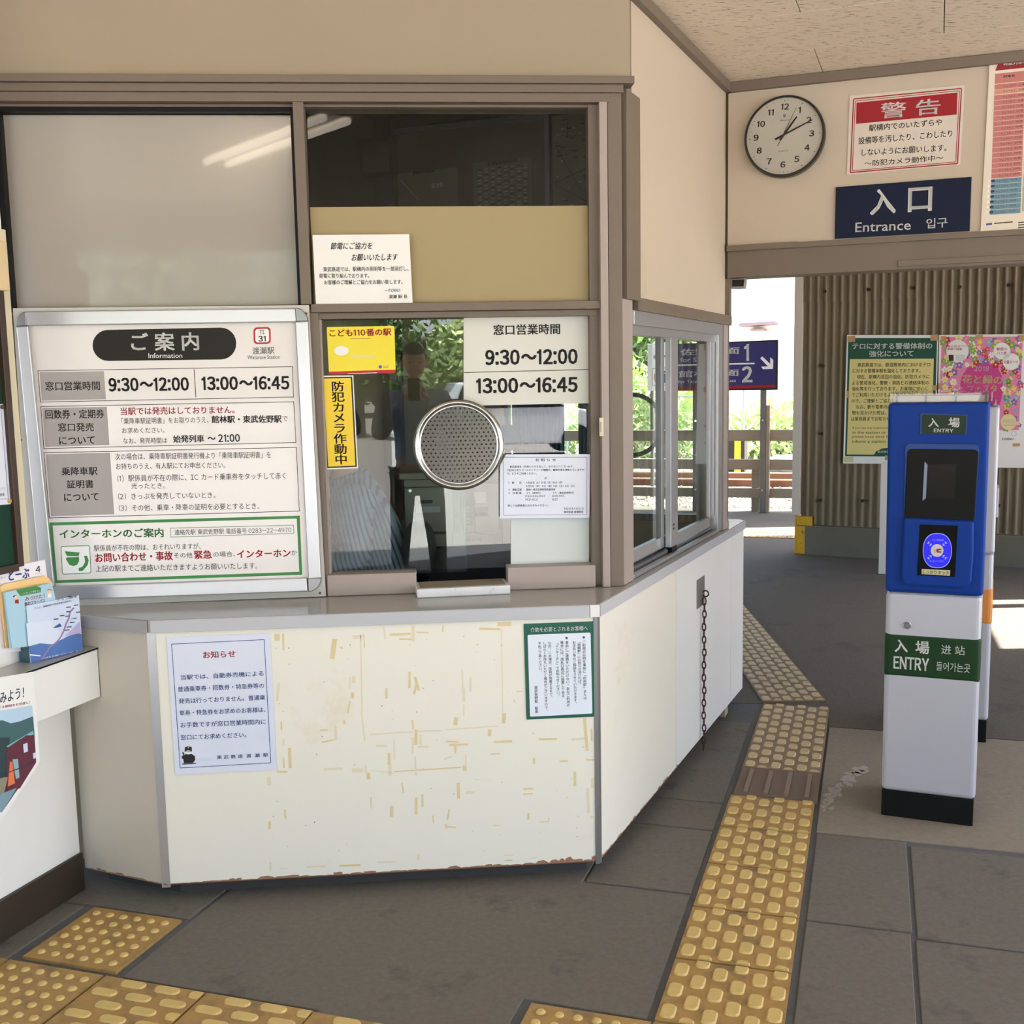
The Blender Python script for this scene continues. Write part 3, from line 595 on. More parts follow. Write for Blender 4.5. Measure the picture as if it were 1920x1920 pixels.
sh.poly([(375, 1466), (462, 1474), (456, 1496), (388, 1493)], green, 2); sh.poly([(388, 1502), (459, 1500), (459, 1525), (448, 1545), (425, 1553), (403, 1545), (392, 1528), (382, 1512)], green, 2)
sh.poly([(488, 1494), (505, 1492), (515, 1520), (508, 1548), (480, 1580), (458, 1582), (456, 1565), (480, 1555), (494, 1530), (492, 1510)], green, 2)
for t, a, b, h, c_, bo in (('駅係員が不在の際は、おそれいりますが、', (545, 1449), (1165, 1437), 36, ink, 0), ('お問い合わせ・事故', (553, 1505), (1003, 1492), 54, red, B2), ('その他', (1010, 1491), (1117, 1489), 32, ink, 0), ('緊急', (1127, 1487), (1230, 1485), 50, red, B2),
                           ('の場合、', (1238, 1485), (1365, 1482), 32, ink, 0), ('インターホン', (1375, 1483), (1687, 1476), 46, red, B2), ('か', (1692, 1475), (1724, 1474), 30, ink, 0), ('上記の駅までご連絡いただきますようお願いいたします。', (555, 1568), (1493, 1550), 38, ink, 0)):
    sh.text(t, a, b, h, c_, bo)
sh.done(NM)
mb = MB()
for x, y in ((22, 588), (39, 825), (574, 588), (133, 1136 - 6), (600, 1112), (45, 1120)): mb.disc(PW, PW.u(x, y, .034), PW.z(x, y, .034), .004, .034, .0355, 12)
obj('screw_head', mb, mat('dull screw', '#5c554c', .5, metal=.6), ib, kind='stuff')

# --- power saving notice
cv3 = (560, 150, .32292)
_, s = board('notice', 'white notice with slanted heading leaning on the beige board above the window', 'notice', PW, [(80, 900), (642, 895), (662, 1297), (100, 1307)], .012, .016, white, cv3)
s.text('節電にご協力を', (183, 964), (424, 962), 40, ink, .015, slant=.2); s.text('お願いいたします', (305, 1031), (570, 1028), 40, ink, .015, slant=.2)
for t, a, b in (('東武鉄道では、駅構内の照明等を一部消灯し、', (143, 1099), (638, 1095)), ('節電に取り組んでおります。', (120, 1137), (410, 1136)), ('お客様のご理解とご協力をお願い致します。', (148, 1175), (603, 1172))): s.text(t, a, b, 27, ink, .01)
s.text('TOBU', (515, 1222), (585, 1221), 16, blue, B1, slant=.3); s.line((503, 1222), (515, 1222), 3, blue); s.text('渡瀬 駅 長', (524, 1258), (632, 1256), 22, ink, .01)
s.done(NM)
# --- window stickers and sheets
cv2 = (560, 560, .32292)
vy = mat('vivid yellow sticker', '#f0dc20', .35)
o_, s = board('sticker', 'yellow rounded sticker with red lettering and a red foot strip inside the window', 'sticker', PW, [(165, 165), (548, 158), (556, 165), (563, 425), (555, 432), (185, 440), (176, 432), (163, 172)], -.016, -.0145, vy, cv2)
s.poly([(176, 424), (563, 412), (563, 425), (555, 432), (185, 440), (176, 434)], red); s.text('こども110番の駅', (178, 200), (538, 193), 42, red, B2); s.disc(248, 303, 42, wink, 0, ry=27); s.line((300, 232), (418, 230), 2.5, red)
s.poly([(465, 388), (482, 387), (482, 404), (465, 405)], blue); s.line((488, 392), (525, 391), 2, ink); s.line((488, 400), (520, 399), 2, ink); s.line((285, 436), (455, 430), 3, wink, 1)
s.poly([(300, 330), (440, 326), (440, 345), (300, 349)], mat('pale yellow', '#e8dc7a', .5)); s.done(NM)
_, s = board('sticker', 'tall yellow security camera warning sticker with vertical black lettering', 'sticker', PW, [(125, 448), (317, 445), (345, 985), (155, 992)], -.0155, -.014, white, cv2)
s.poly([(134, 456), (311, 453), (338, 977), (163, 984)], ink); s.poly([(143, 464), (303, 461), (329, 969), (172, 976)], yellow, 1); s.vtext('防犯カメラ作動中', (225, 480), (248, 965), 68, ink, .02, 2); s.done(NM)
_, s = board('hours_panel', 'white opening hours panel behind the glass right of the pane edge', 'sign', PW, [(958, 103), (1692, 90), (1690, 607), (958, 622)], -.040, -.036, mat('white plastic panel', '#dcdcd4', .45), cv2)
s.text('窓口営業時間', (1130, 182), (1518, 175), 62, ink, .02); s.text('9:30～12:00', (1083, 342), (1620, 335), 90, ink, .036); s.line((960, 429), (1692, 411), 4, ink); s.text('13:00～16:45', (1030, 507), (1620, 498), 90, ink, .036); s.done(NM)
board('blank_plate', 'blank whitish plastic plate at the lower right of the window', 'panel', PW, [(1232, 1240), (1688, 1235), (1686, 1533), (1232, 1546)], -.040, -.036, mat('greenish white plastic', '#d3dbd8', .4), cv2)
cv4 = (930, 840, .125)
_, s = board('notice', 'printed train times notice taped to the glass beside the speaking disc', 'notice', PW, [(150, 95), (1410, 93), (1402, 1045), (58, 1055), (58, 270)], -.016, -.014, paperb, cv4)
s.line((118, 138), (1365, 138), 5, ink); s.line((1365, 138), (1357, 1000), 5, ink); s.line((1357, 1000), (115, 1008), 5, ink); s.line((115, 1008), (115, 200), 5, ink)
s.text('お 知 ら せ', (592, 178), (900, 178), 44, ink, B1)
for t, a, b in (('東武鉄道をご利用いただきまして、ありがとうございます。', (205, 280), (1160, 275)), ('下記のとおりゴールデンウイーク期間中、臨時列車を運転いたしますの', (162, 332), (1322, 326)), ('で、どうぞご利用ください。', (165, 384), (610, 382)), ('記', (728, 452), (762, 452)),
                ('1　期　　日', (185, 522), (378, 522)), ('4月28日（土）29日（日）30日（月）', (450, 520), (995, 516)), ('5月3日（木）4日（金）5日（土）6日（日）', (450, 572), (1180, 570)), ('2　運転区間', (185, 625), (382, 625)), ('館林～東武佐野駅間各駅停車', (455, 625), (890, 622)),
                ('3　当 駅 発', (185, 677), (382, 675)), ('上り（館林行）', (452, 675), (672, 673)), ('下り（東武佐野駅行）', (848, 673), (1170, 670)), ('11:21,12:21,13:21', (438, 725), (728, 722)), ('10:40,11:07,', (838, 722), (1030, 720)), ('14:21,15:21', (438, 775), (625, 775)), ('14:07', (838, 774), (925, 773)),
                ('詳しくは駅係員におたずねください。', (178, 864), (775, 860)), ('平成 30 年 4 月 22 日', (1018, 910), (1312, 908)), ('東武鉄道 渡瀬駅長', (1018, 960), (1310, 958))): s.text(t, a, b, 34, ink, .006)
s.done(NM)
# --- notices on the counter front
cv5 = (300, 1160, .16667)
_, s = board('notice', 'bluish sheet with red heading and small uniformed man, left on the counter front', 'notice', PF, [(72, 208), (1237, 162), (1315, 1698), (172, 1758)], .0015, .003, paperb, cv5)
q = [(130, 286), (1172, 236), (1247, 1622), (228, 1680)]
for i in range(4): s.line(q[i], q[(i + 1) % 4], 7, blue)
s.text('お知らせ', (483, 408), (848, 395), 80, red, B1)
for t, a, b, h in (('当駅では、自動券売機による', (232, 662), (1165, 615), 58), ('普通乗車券・回数券・特急券等の', (200, 795), (1170, 752), 60), ('発売は行っておりません。普通乗', (210, 928), (1182, 885), 60), ('車券・特急券をお求めのお客様は、', (220, 1062), (1185, 1022), 60), ('お手数ですが窓口営業時間内に', (230, 1198), (1190, 1158), 60), ('窓口にてお求めください。', (232, 1338), (970, 1306), 60), ('東 武 鉄 道  渡  瀬  駅', (638, 1560), (1218, 1532), 44)): s.text(t, a, b, h, blue, .008)
for p in ([(282, 1445), (318, 1436), (356, 1444), (360, 1490), (276, 1492)], [(245, 1548), (285, 1525), (355, 1522), (392, 1545), (396, 1590), (372, 1622), (268, 1626), (262, 1580), (244, 1572)], [(250, 1630), (400, 1622), (406, 1634), (250, 1642)], [(250, 1500), (262, 1500), (275, 1525), (258, 1540)]): s.poly(p, ink)
s.disc(318, 1505, 34, wink, 1, ry=22); s.line((286, 1496), (352, 1494), 6, ink, 2); s.disc(318, 1452, 6, yellow, 2); s.done(NM)
cv6 = (960, 1140, .114583)
_, s = board('notice', 'green edged notice with vertical lettering at the right end of the counter front', 'notice', PF, [(190, 260), (1330, 218), (1362, 1778), (238, 1826)], .001, .0025, dgreen, cv6)
s.rrect([(256, 440), (1285, 402), (1316, 1726), (295, 1780)], 22, mat('pale blue paper', '#e6edf9', .4), 0)
s.text('介助を必要とされるお客様へ', (303, 358), (1240, 328), 78, wink, .015, 1); s.disc(1174, 481, 20, dgreen, 1); s.disc(893, 491, 20, dgreen, 1)
for t, a, b, w in (('ご利用の日時を事前に「利用駅」または', (1175, 530), (1198, 1500), 50), ('「管轄駅」にお知らせ頂ければ、', (1095, 530), (1112, 1275), 50), ('お手伝い等のご相談をさせていただきます。', (1015, 540), (1040, 1590), 50), ('事前にご連絡をいただけない、急なご利用の', (897, 540), (922, 1620), 50),
                   ('場合には、改札口周辺に設置してある', (815, 540), (838, 1465), 50), ('「インターホン」でお知らせください。', (735, 550), (758, 1460), 50), ('なお、この場合、係員が到着するまで、', (615, 550), (640, 1490), 50), ('しばらくお待ちいただく場合がございますので、', (532, 550), (562, 1710), 50), ('予めご了承ください。', (450, 555), (468, 1070), 50), ('東武佐野駅　駅長', (392, 1275), (404, 1725), 50)): s.vtext(t, a, b, w, ink, .008)
s.done(NM)

# --- clock
ck = empty('wall_clock', tuple(PK.pt(.225, 2.49)), 'round white wall clock with a black rim under the ceiling', 'clock')
u0, zc = PK.u(1470, 255, .045), PK.z(1470, 255, .045); rO = .163
def ring(P, u, z, r0, r1, o0, o1, n=56):
    mb = MB(); vs = []; fs = []
    for i in range(n):
        a = 2 * math.pi * i / n
        for r, o in ((r0, o0), (r1, o0), (r1, o1 * .75 + o0 * .25), (r1 - .004, o1), (r0, o1)): vs.append(P.pt(u + r * math.cos(a), z + r * math.sin(a), o))
    for i in range(n):
        for j in range(5): fs.append((i * 5 + j, ((i + 1) % n) * 5 + j, ((i + 1) % n) * 5 + (j + 1) % 5, i * 5 + (j + 1) % 5))
    return mb.add(vs, fs)
obj('case', MB().disc(PK, u0, zc, rO - .004, .0, .036, 56), mat('dark grey plastic', '#34332f', .5), ck)
obj('rim', ring(PK, u0, zc, rO - .011, rO, .004, .047), mat('black rim', '#1f1e1c', .25), ck, smooth=False)
obj('face', MB().disc(PK, u0, zc, rO - .0105, .036, .0375, 56), mat('clock face', '#e6e1d2', .5), ck)
sc = Sheet(PK, .0375, ck, (1340, 80, .30208))
for n, x, y in (('12', 437, 397), ('1', 527, 418), ('2', 585, 480), ('3', 602, 563), ('4', 574, 652), ('5', 510, 723), ('6', 423, 757), ('7', 338, 737), ('8', 277, 670), ('9', 257, 590), ('10', 288, 505), ('11', 349, 433)):
    w = 50 if len(n) == 2 else 32; w = 17 if n == '1' else (36 if n == '11' else w); sc.text(n, (x - w / 2, y + .5), (x + w / 2, y - 1), 38, ink, .03)
for k in range(60):
    a = 2 * math.pi * k / 60; r = .141; big = k % 5 == 0
    sc.mb(ink).disc(PK, u0 + r * math.cos(a), zc + r * math.sin(a), .0022 if big else .0009, .0376, .038, 8)
sc.text('QUARTZ', (393, 675), (457, 672), 12, ink); sc.line((432, 450), (432, 464), 10, grayc); sc.disc(433, 452, 9, grayc); sc.text('Jeco', (402, 484), (460, 480), 12, ink, 0, 1, .4); sc.done({'black ink': ('numerals', None)})
c0 = (437, 562)
def hand(a, b, w0, w1, o, m, nm):
    dx, dy = b[0] - a[0], b[1] - a[1]; L = math.hypot(dx, dy); nx, ny = -dy / L, dx / L
    q = [(a[0] + nx * w0, a[1] + ny * w0), (b[0] + nx * w1, b[1] + ny * w1), (b[0] - nx * w1, b[1] - ny * w1), (a[0] - nx * w0, a[1] - ny * w0)]
    obj(nm, MB().px(PK, [(1340 + x * .30208, 80 + y * .30208) for x, y in q], o, o + .0012), m, ck)
hand((405, 605), (510, 458), 7, 4, .0390, ink, 'hour_hand'); hand((375, 600), (605, 478), 6, 3.5, .0405, ink, 'minute_hand'); hand((390, 643), (508, 400), 1.8, 1, .042, mat('second hand red', '#6e1c1c', .5), 'second_hand')
obj('hub', MB().disc(PK, *PK.uv(1340 + 437 * .30208, 80 + 562 * .30208, .043), .005, .038, .044, 16), ink, ck)
obj('cover_glass', MB().disc(PK, u0, zc, rO - .011, .0452, .0462, 48), acrylic, ck)

# --- signs on the clock wall
cv7 = (1340, 80, .30208)
_, s = board('warning_sign', 'white warning sign with a red heading bar beside the clock', 'sign', PK, [(838, 330), (1553, 262), (1525, 758), (820, 822)], .001, .004, mat('aged white card', '#d6ccc0', .6), cv7)
def loop(sh_, q, w, inkc, lift=0):
    for i in range(4): sh_.line(q[i], q[(i + 1) % 4], w, inkc, lift)
rd = mat('crimson print', '#9a1c26', .55, spec=.3)
loop(s, [(862, 350), (1532, 284), (1507, 750), (842, 806)], 7, rd); loop(s, [(873, 362), (1520, 298), (1496, 740), (854, 795)], 4, rd)
s.poly([(880, 373), (1508, 309), (1502, 446), (877, 504)], rd); s.text('警 告', (1030, 425), (1402, 392), 98, wink, .01, 1)
for t, a, b, h in (('駅構内でのいたずらや', (958, 530), (1412, 492), 42), ('設備等を汚したり、こわしたり', (893, 610), (1475, 562), 44), ('しないようにお願いします。', (912, 683), (1440, 652), 42), ('～防犯カメラ動作中～', (930, 751), (1420, 713), 38)): s.text(t, a, b, h, ink, .008)
s.done(NM)
navy = mat('navy sign', '#0d1734', .5, spec=.2)
_, s = board('entrance_sign', 'dark blue entrance sign with white lettering above the doorway', 'sign', PK, [(752, 897), (1595, 832), (1583, 1168), (745, 1217)], .001, .010, navy, cv7, bevel=.001)
s.text('入', (965, 992), (1125, 980), 158, wink, .02); s.text('口', (1200, 978), (1350, 968), 150, wink, .025); s.text('Entrance', (873, 1147), (1218, 1131), 60, wink, .008); s.text('입구', (1313, 1124), (1445, 1114), 62, wink, .01); s.done(NM)
# --- timetable poster at the right edge
to, s = board('timetable_poster', 'tall timetable poster with pink and blue rows at the right edge', 'poster', PK, [(1856, 108.5), (2010, 87), (1996, 428), (1838, 442)], .004, .008, mat('cream poster', '#e6dccb', .5))
pk = mat('pink rows', '#c27a74', .6); pk2 = mat('light pink rows', '#cf9480', .6); bl = mat('blue rows', '#6e90a2', .6); mr = mat('maroon heading', '#8e1220', .5); db = mat('dark blue print', '#203a58', .6)
uL_, uR2 = PK.u(1860, 300, .008), PK.u(1918, 300, .008); zt0, zb0 = PK.z(1870, 107, .008), PK.z(1870, 439, .008); Hh = zt0 - zb0
ux = lambda x: PK.u(x, 300, .008)
def prow(f0, f1, m, lift=0, a=1860, b=1917, sh_=s): sh_.mb(m).rect(PK, ux(a), zt0 - Hh * f1, ux(b), zt0 - Hh * f0, .008, .0084 + .0004 * lift)
s.mb(mr).slab(PK, [(ux(1860), zt0 - Hh * .075), (ux(2000), zt0 - Hh * .075), (ux(2000), zt0 - Hh * .03), (ux(1872), zt0 - Hh * .03), (ux(1864), zt0 - Hh * .043)], .008, .0084)
prow(.092, .148, pk); prow(.152, .18, pk); prow(.182, .208, pk2)
for i in range(16): prow(.212 + i * .0294, .2395 + i * .0294, pk)
for i in range(7): prow(.684 + i * .0292, .7115 + i * .0292, bl)
prow(.10, .88, white, -1, 1919, 2000)
s.text('特急列車の', (1881, 119.5), (1926, 115), 7.5, wink, .02, 2); s.text('列車名', (1881, 143.6), (1903, 141.5), 4.5, ink, .02)
nums = [2, 4, 6, 8, 10, 12, 14, 16, 18, 20, 22, 24, 26, 28, 30, 32, 34, 38]
for i in range(18):
    f = (.166, .195)[i] if i < 2 else .226 + (i - 2) * .0294
    y = 108 + 335 * f - 2; dx = -f * 18
    s.text('りょうもう', (1883 + dx + 2, y), (1905 + dx + 2, y - 2), 4, ink, 0, 1); s.text(f'{nums[i]}号', (1914 + dx - (3 if i > 3 else 0), y - 3), (1924 + dx, y - 4), 4, ink, 0, 1)
for i in range(7):
    f = .698 + i * .0292; y = 108 + 335 * f - 2; dx = -f * 18
    s.poly([(1863 + dx + 2, y - 2.5), (1869 + dx, y - 3), (1869 + dx, y + 1), (1863 + dx + 2, y + 2)], wink, 1); s.poly([(1870 + dx + 1, y - 2.5), (1878 + dx, y - 3), (1878 + dx, y + 1), (1870 + dx + 1, y + 2)], db, 1)
    s.text('りょうもう', (1881 + dx, y), (1903 + dx, y - 2), 4, db, 0, 1); s.text(f'{40 + 2 * i}号', (1908 + dx, y - 3), (1920 + dx, y - 4), 4, db, 0, 1)
for i in range(4): s.line((1909, 417.5 + i * 4.6), (1950, 414 + i * 4.6), 2, ink, 0)
s.line((1849, 421), (1860, 419.5), 3.5, blue, 0); s.line((1864, 419), (1899, 416), 2, ink, 0); s.line((1846, 437), (1990, 428), .8, grayc, 0); s.done(NM)

# --- left wall: notice board, trim, ledge, leaflets
uLe = PLW.u(44, 980); wl = empty('wall_left', tuple(PLW.pt(-.5, 0)), kind='structure')
obj('lower_wall', MB().rect(PLW, -5.5, 0, .338, .853, -.12, 0), white_lam, wl); obj('upper_wall', MB().rect(PLW, -5.5, .853, uLe - .001, zTop, -.12, 0), white_lam, wl)
obj('baseboard_left', MB().rect(PLW, -5.5, 0, PLW.u(160, 1660, .012), .118, 0, .012), darkb, kind='structure', bevel=.002)
obj('trim_3', MB().rect(PLW, PLW.u(39, 980, .012), .86, uLe + .002, 1.95, .0005, .012), mat('cream trim', '#d8d0b4', .55), kind='structure', bevel=.002)
nb = empty('notice_board', tuple(PLW.pt(.1, 1.4)), 'dark green notice board in a brown frame on the left wall', 'board')
z0, z1 = PLW.z(35, 1056, .02), PLW.z(5, 540, .02); ub = PLW.u(8, 740, .02); uf = PLW.u(19, 740, .02)
obj('felt', MB().rect(PLW, -1.6, z0, ub, z1, .002, .012), mat('dark green felt', '#0d3a2a', .95, bump=.3, bscale=300), nb)
obj('frame_side', MB().rect(PLW, ub, z0 - .01, uf, z1 + .03, .002, .026), mat('dark brown wood', '#3a2a20', .5, var=.2, vscale=20), nb, bevel=.002)
obj('frame_top', MB().rect(PLW, -1.6, z1, ub, z1 + .03, .002, .026), mat('dark brown wood', '', .5), nb); obj('frame_bottom', MB().rect(PLW, -1.6, z0 - .02, ub, z0, .002, .026), mat('dark brown wood', '', .5), nb)
cvn = (0, 740, .125)
_, s = board('notice', 'white sheet pinned to the green notice board at the left edge', 'notice', PLW, [(-400, 150), (68, 142), (148, 820), (188, 1640), (-400, 1685)], .0125, .014, paperb, cvn)
loop(s, [(-380, 200), (12, 200), (125, 1560), (-380, 1590)], 5, blue); s.text('日', (38, 1415), (68, 1413), 45, grayc); s.text('口', (2, 1418), (22, 1417), 40, grayc); s.text('駅長', (2, 1505), (68, 1495), 45, ink); s.done(NM)
mb = MB(); mb.disc(PLW, PLW.u(3, 763, .014), PLW.z(3, 763, .014), .006, .014, .018, 12); obj('push_pin', mb, mat('dull screw', '', .5), _)
obj('push_pin', MB().disc(PLW, PLW.u(17, 939.5, .014), PLW.z(17, 939.5, .014), .006, .014, .018, 12), mat('tan pin', '#c9a26a', .4), _, label='tan pin')
bx = MB().rect(PLW, PLW.u(-30, 500, .05), PLW.z(12, 545, .05), PLW.u(17, 500, .05), PLW.z(12, 452, .05), .0, .05)
obj('wall_box', bx, mat('beige plastic', '#d9c49c', .45), label='small beige plastic box on the left wall above the notice board', cat='box', bevel=.004)
lg = empty('leaflet_ledge', tuple(PLF.pt(-.5, .6)), 'narrow wall ledge with white front and grey top holding leaflets', 'shelf')
dep = abs((PLF.P - PLW.P).dot(PLW.N)) - .001
obj('ledge_front', MB().rect(PLF, -1.3, .609, -.002, .752, -.018, 0), white_lam, lg, bevel=.001)
obj('ledge_top', MB().rect(PLF, -1.3, .752, -.0, .7585, -dep, .001), ctop, lg); obj('ledge_edge', MB().rect(PLF, -1.3, .7525, .001, .7575, .001, .0025), black, lg)
obj('ledge_end', MB().rect(PLF, -.002, .609, .003, .757, -dep, 0), mat('dark edge', '#3b342e', .6), lg); obj('ledge_bottom', MB().rect(PLF, -1.3, .609, -.002, .615, -dep, -.018), laminate2, lg)
# blue leaflet box
g0, g1 = ground(58, 1244, .759), ground(155, 1219, .759); azb = math.degrees(math.atan2((g1 - g0).x, (g1 - g0).y))
PB = Plane((g0.x, g0.y, 0), azb); wB = (g1 - g0).length; zBT = PB.z(147, 1116); dB = .048
if PB.N.dot(CAM - PB.P) < 0: PB.N = -PB.N
sky1 = mat('pale sky print', '#cfdcf2', .5); sky2 = mat('lilac sky print', '#b9b0da', .5); sea = mat('blue hill print', '#4a72b4', .5)
lb = empty('leaflet_box', tuple(g0), 'blue and white printed cardboard leaflet box on the ledge', 'box')
obj('front', MB().rect(PB, 0, .7595, wB, zBT, -.003, 0), sky1, lb); obj('back', MB().rect(PB, 0, .7595, wB, zBT - .02, -dB, -dB + .003), sea, lb)
obj('side', MB().rect(PB, 0, .7595, .003, zBT - .01, -dB + .003, -.003), mat('dark teal print', '#3f6370', .5), lb); obj('side', MB().rect(PB, wB - .003, .7595, wB, zBT - .005, -dB + .003, -.003), sea, lb); obj('bottom', MB().rect(PB, .003, .7595, wB - .003, .7605, -dB + .003, -.003), sea, lb)
s = Sheet(PB, 0, lb, (0, 1000, .1875))
s.poly([(290, 1130), (400, 1100), (520, 1110), (640, 1050), (700, 1020), (790, 1000), (815, 1010), (825, 1170), (312, 1298)], sea); s.poly([(262, 900), (500, 870), (640, 1045), (520, 1105), (400, 1095), (285, 1125)], mat('pale glow print', '#d8e2f4', .5))
s.poly([(640, 1040), (800, 880), (812, 1000), (700, 1015)], sky2)
pth = [(740, 745), (700, 790), (690, 850), (665, 900), (640, 975), (600, 1050), (560, 1095), (500, 1135), (460, 1195), (415, 1265)]; lil = mat('plum print', '#9a7fae', .5)
for a, b in zip(pth, pth[1:]): s.line(a, b, 14, lil, 2)
for x, y in ((665, 740), (665, 785), (740, 720), (760, 790), (655, 830), (600, 825), (540, 860), (700, 893), (670, 938), (650, 970)): s.line((x, y), (x + 45, y - 4), 9, ink, 2)
s.poly([(530, 945), (600, 900), (620, 930), (560, 945)], blue, 2); s.poly([(700, 860), (770, 840), (760, 855)], blue, 2)
s.text('さらに、期間限定で特急料金の割引も！', (345, 752), (718, 672), 20, db, .004, 2); s.text('プラン限定', (560, 672), (775, 630), 22, db, .01, 2); s.line((300, 1215), (405, 1225), 10, wink, 2); s.text('沿線ガイド', (440, 1248), (810, 1168), 12, wink, 0, 2); s.done(NM)
PBS = Plane(g0, azb + 90)
if PBS.N.dot(CAM - PBS.P) < 0: PBS.N = -PBS.N
# things inside the box
def card(name, label, pts, o, m, cat='leaflet', th=.004, grp=None):
    ob, s_ = board(name, label, cat, PB, pts, -o - th, -o, m, (0, 1000, .1875), group=grp); return s_
s = card('magazine', 'white monthly magazine with blue title, tallest in the leaflet box', [(-60, 360), (450, 265), (470, 420), (500, 700), (500, 1150), (-20, 1200)], .040, mat('white magazine', '#ece9f2', .35), 'magazine')
s.text('とーぶ', (85, 425), (295, 395), 100, blue, .03); s.text('4', (357, 362), (405, 355), 62, ink, .01); s.text('マンスリー', (-90, 460), (55, 440), 28, ink); s.line((352, 405), (420, 398), 4, grayc); s.done(NM)
ye = mat('apricot card', '#f2c987', .55)
for k in range(4): card('leaflet', ['foremost', 'second', 'third', 'rearmost'][k] + ' of the four apricot leaflets in the leaflet box', [(5 - k * 8, 535 - k * 2), (40, 510), (440, 425), (485, 445), (525, 500), (540, 700), (540, 1100), (60, 1150)], .026 + k * .0032, ye, th=.0025, grp='apricot leaflets in the box')
lbm = mat('pale blue card', '#a9cfe2', .5)
s = card('leaflet', 'pale blue leaflet with a green title bar at the front of the box', [(48, 590), (500, 500), (525, 520), (552, 640), (552, 1100), (120, 1150)], .005, lbm, th=.003)
s.poly([(160, 570), (365, 525), (410, 545), (408, 590), (205, 628)], green); s.text('いちご狩り', (215, 605), (395, 575), 22, wink, .01, 2); s.text('みつけた！', (250, 658), (445, 625), 44, mat('pink print', '#e06a92', .5), .02); s.text('春のフリーパス', (245, 710), (450, 672), 40, rd, .02)
s.disc(495, 585, 20, mat('skin print', '#f0c9a8', .6), 0); s.disc(495, 570, 22, mat('brown print', '#a0522d', .6), -.5, ry=12); s.disc(160, 645, 18, mat('skin print', '', .6), 0); s.disc(150, 632, 20, ink, -.5, ry=12); s.poly([(152, 665), (185, 660), (190, 700), (150, 700)], rd); s.poly([(480, 605), (512, 600), (515, 640), (478, 645)], wink); s.done(NM)
for k in range(4): card('leaflet', 'plain edge of a pale blue leaflet, ' + ['first', 'second', 'third', 'last'][k] + ' behind the one with the green bar', [(50 - k * 5, 592 - k), (500, 500), (525, 520), (552, 640), (552, 1100), (100, 1150)], .0085 + k * .004, lbm, th=.003, grp='pale blue leaflets in the box')
# second box at the picture's left edge
lb2 = empty('leaflet_box', tuple(ground(-30, 1262, .759)), 'green, yellow and red leaflet box cut off by the left edge', 'box')
h0, h1 = ground(-70, 1262, .7595), ground(10, 1244, .7595); PE = Plane((h0.x, h0.y, 0), azb); PE.N = PB.N; wE = (h1 - h0).length
obj('body', MB().rect(PE, 0, .7595, wE, PE.z(2, 1132), -.045, 0), mat('cream card', '#e8e2b4', .5), lb2)
s = Sheet(PE, 0, lb2, (0, 1000, .1875)); s.poly([(-300, 760), (5, 720), (30, 1000), (-300, 1050)], mat('leaf green print', '#7aa85a', .5)); s.disc(-10, 1110, 45, rd, 1); s.poly([(-300, 1220), (48, 1150), (52, 1300), (-300, 1370)], rd, 1); s.text('の', (5, 1225), (45, 1215), 60, wink, .02, 3); s.done(NM)
# poster hanging below the ledge
poP, s = board('poster', 'white poster with a red train photograph hanging from the ledge front', 'poster', PLF, [(-400, 1510), (330, 1385), (345, 1560), (370, 1830), (400, 2285), (40, 2830), (-400, 2830)], .004, .006, white, (0, 1000, .1875))
s.text('みよう！', (0, 1650), (240, 1590), 110, mat('slate print', '#4a5068', .6), .01); s.text('車両で運転する期間をお見逃し！', (-200, 1775), (300, 1690), 26, mat('plum red print', '#b04a78', .6), .01)
pic = [(-400, 1840), (322, 1720), (340, 1900), (362, 2290), (20, 2790), (-400, 2790)]
s.poly(pic, mat('photo sky', '#b9d4ea', .5)); hill = mat('photo hills', '#3c6468', .5); s.poly([(-400, 1880), (30, 1870), (110, 1900), (200, 1880), (330, 1830), (345, 2000), (362, 2290), (20, 2790), (-400, 2790)], hill, 1)
s.poly([(-400, 2060), (100, 2040), (90, 2180), (80, 2420), (20, 2790), (-400, 2790)], mat('photo dark green', '#1f3a40', .5), 2); s.poly([(65, 2130), (330, 1975), (340, 2010), (200, 2060), (80, 2140)], mat('photo roof', '#7fb4c0', .5), 3)
s.poly([(70, 2150), (200, 2065), (260, 2020), (338, 2020), (350, 2150), (362, 2290), (200, 2550), (60, 2600)], mat('photo train red', '#5e1d33', .5), 3); s.poly([(232, 2110), (275, 2095), (280, 2180), (240, 2195)], sky1, 4); s.poly([(330, 2200), (358, 2190), (360, 2245), (335, 2255)], sky1, 4)
s.poly([(100, 2280), (125, 2290), (150, 2500), (80, 2530)], mat('photo orange', '#e07a4a', .5), 5); s.poly([(125, 2260), (180, 2255), (195, 2440), (160, 2460)], mat('photo glass', '#8fb0bc', .5), 4)
s.line((-200, 2500), (350, 2290), 9, mat('photo rail', '#2a3340', .5), 6); s.poly([(-300, 2640), (0, 2610), (165, 2545), (20, 2790), (-300, 2790)], mat('photo fence blue', '#7a98a8', .5), 5); s.poly([(-300, 2540), (40, 2440), (80, 2440), (40, 2600), (-300, 2640)], mat('photo ballast', '#8c8474', .5), 4); s.done(NM)

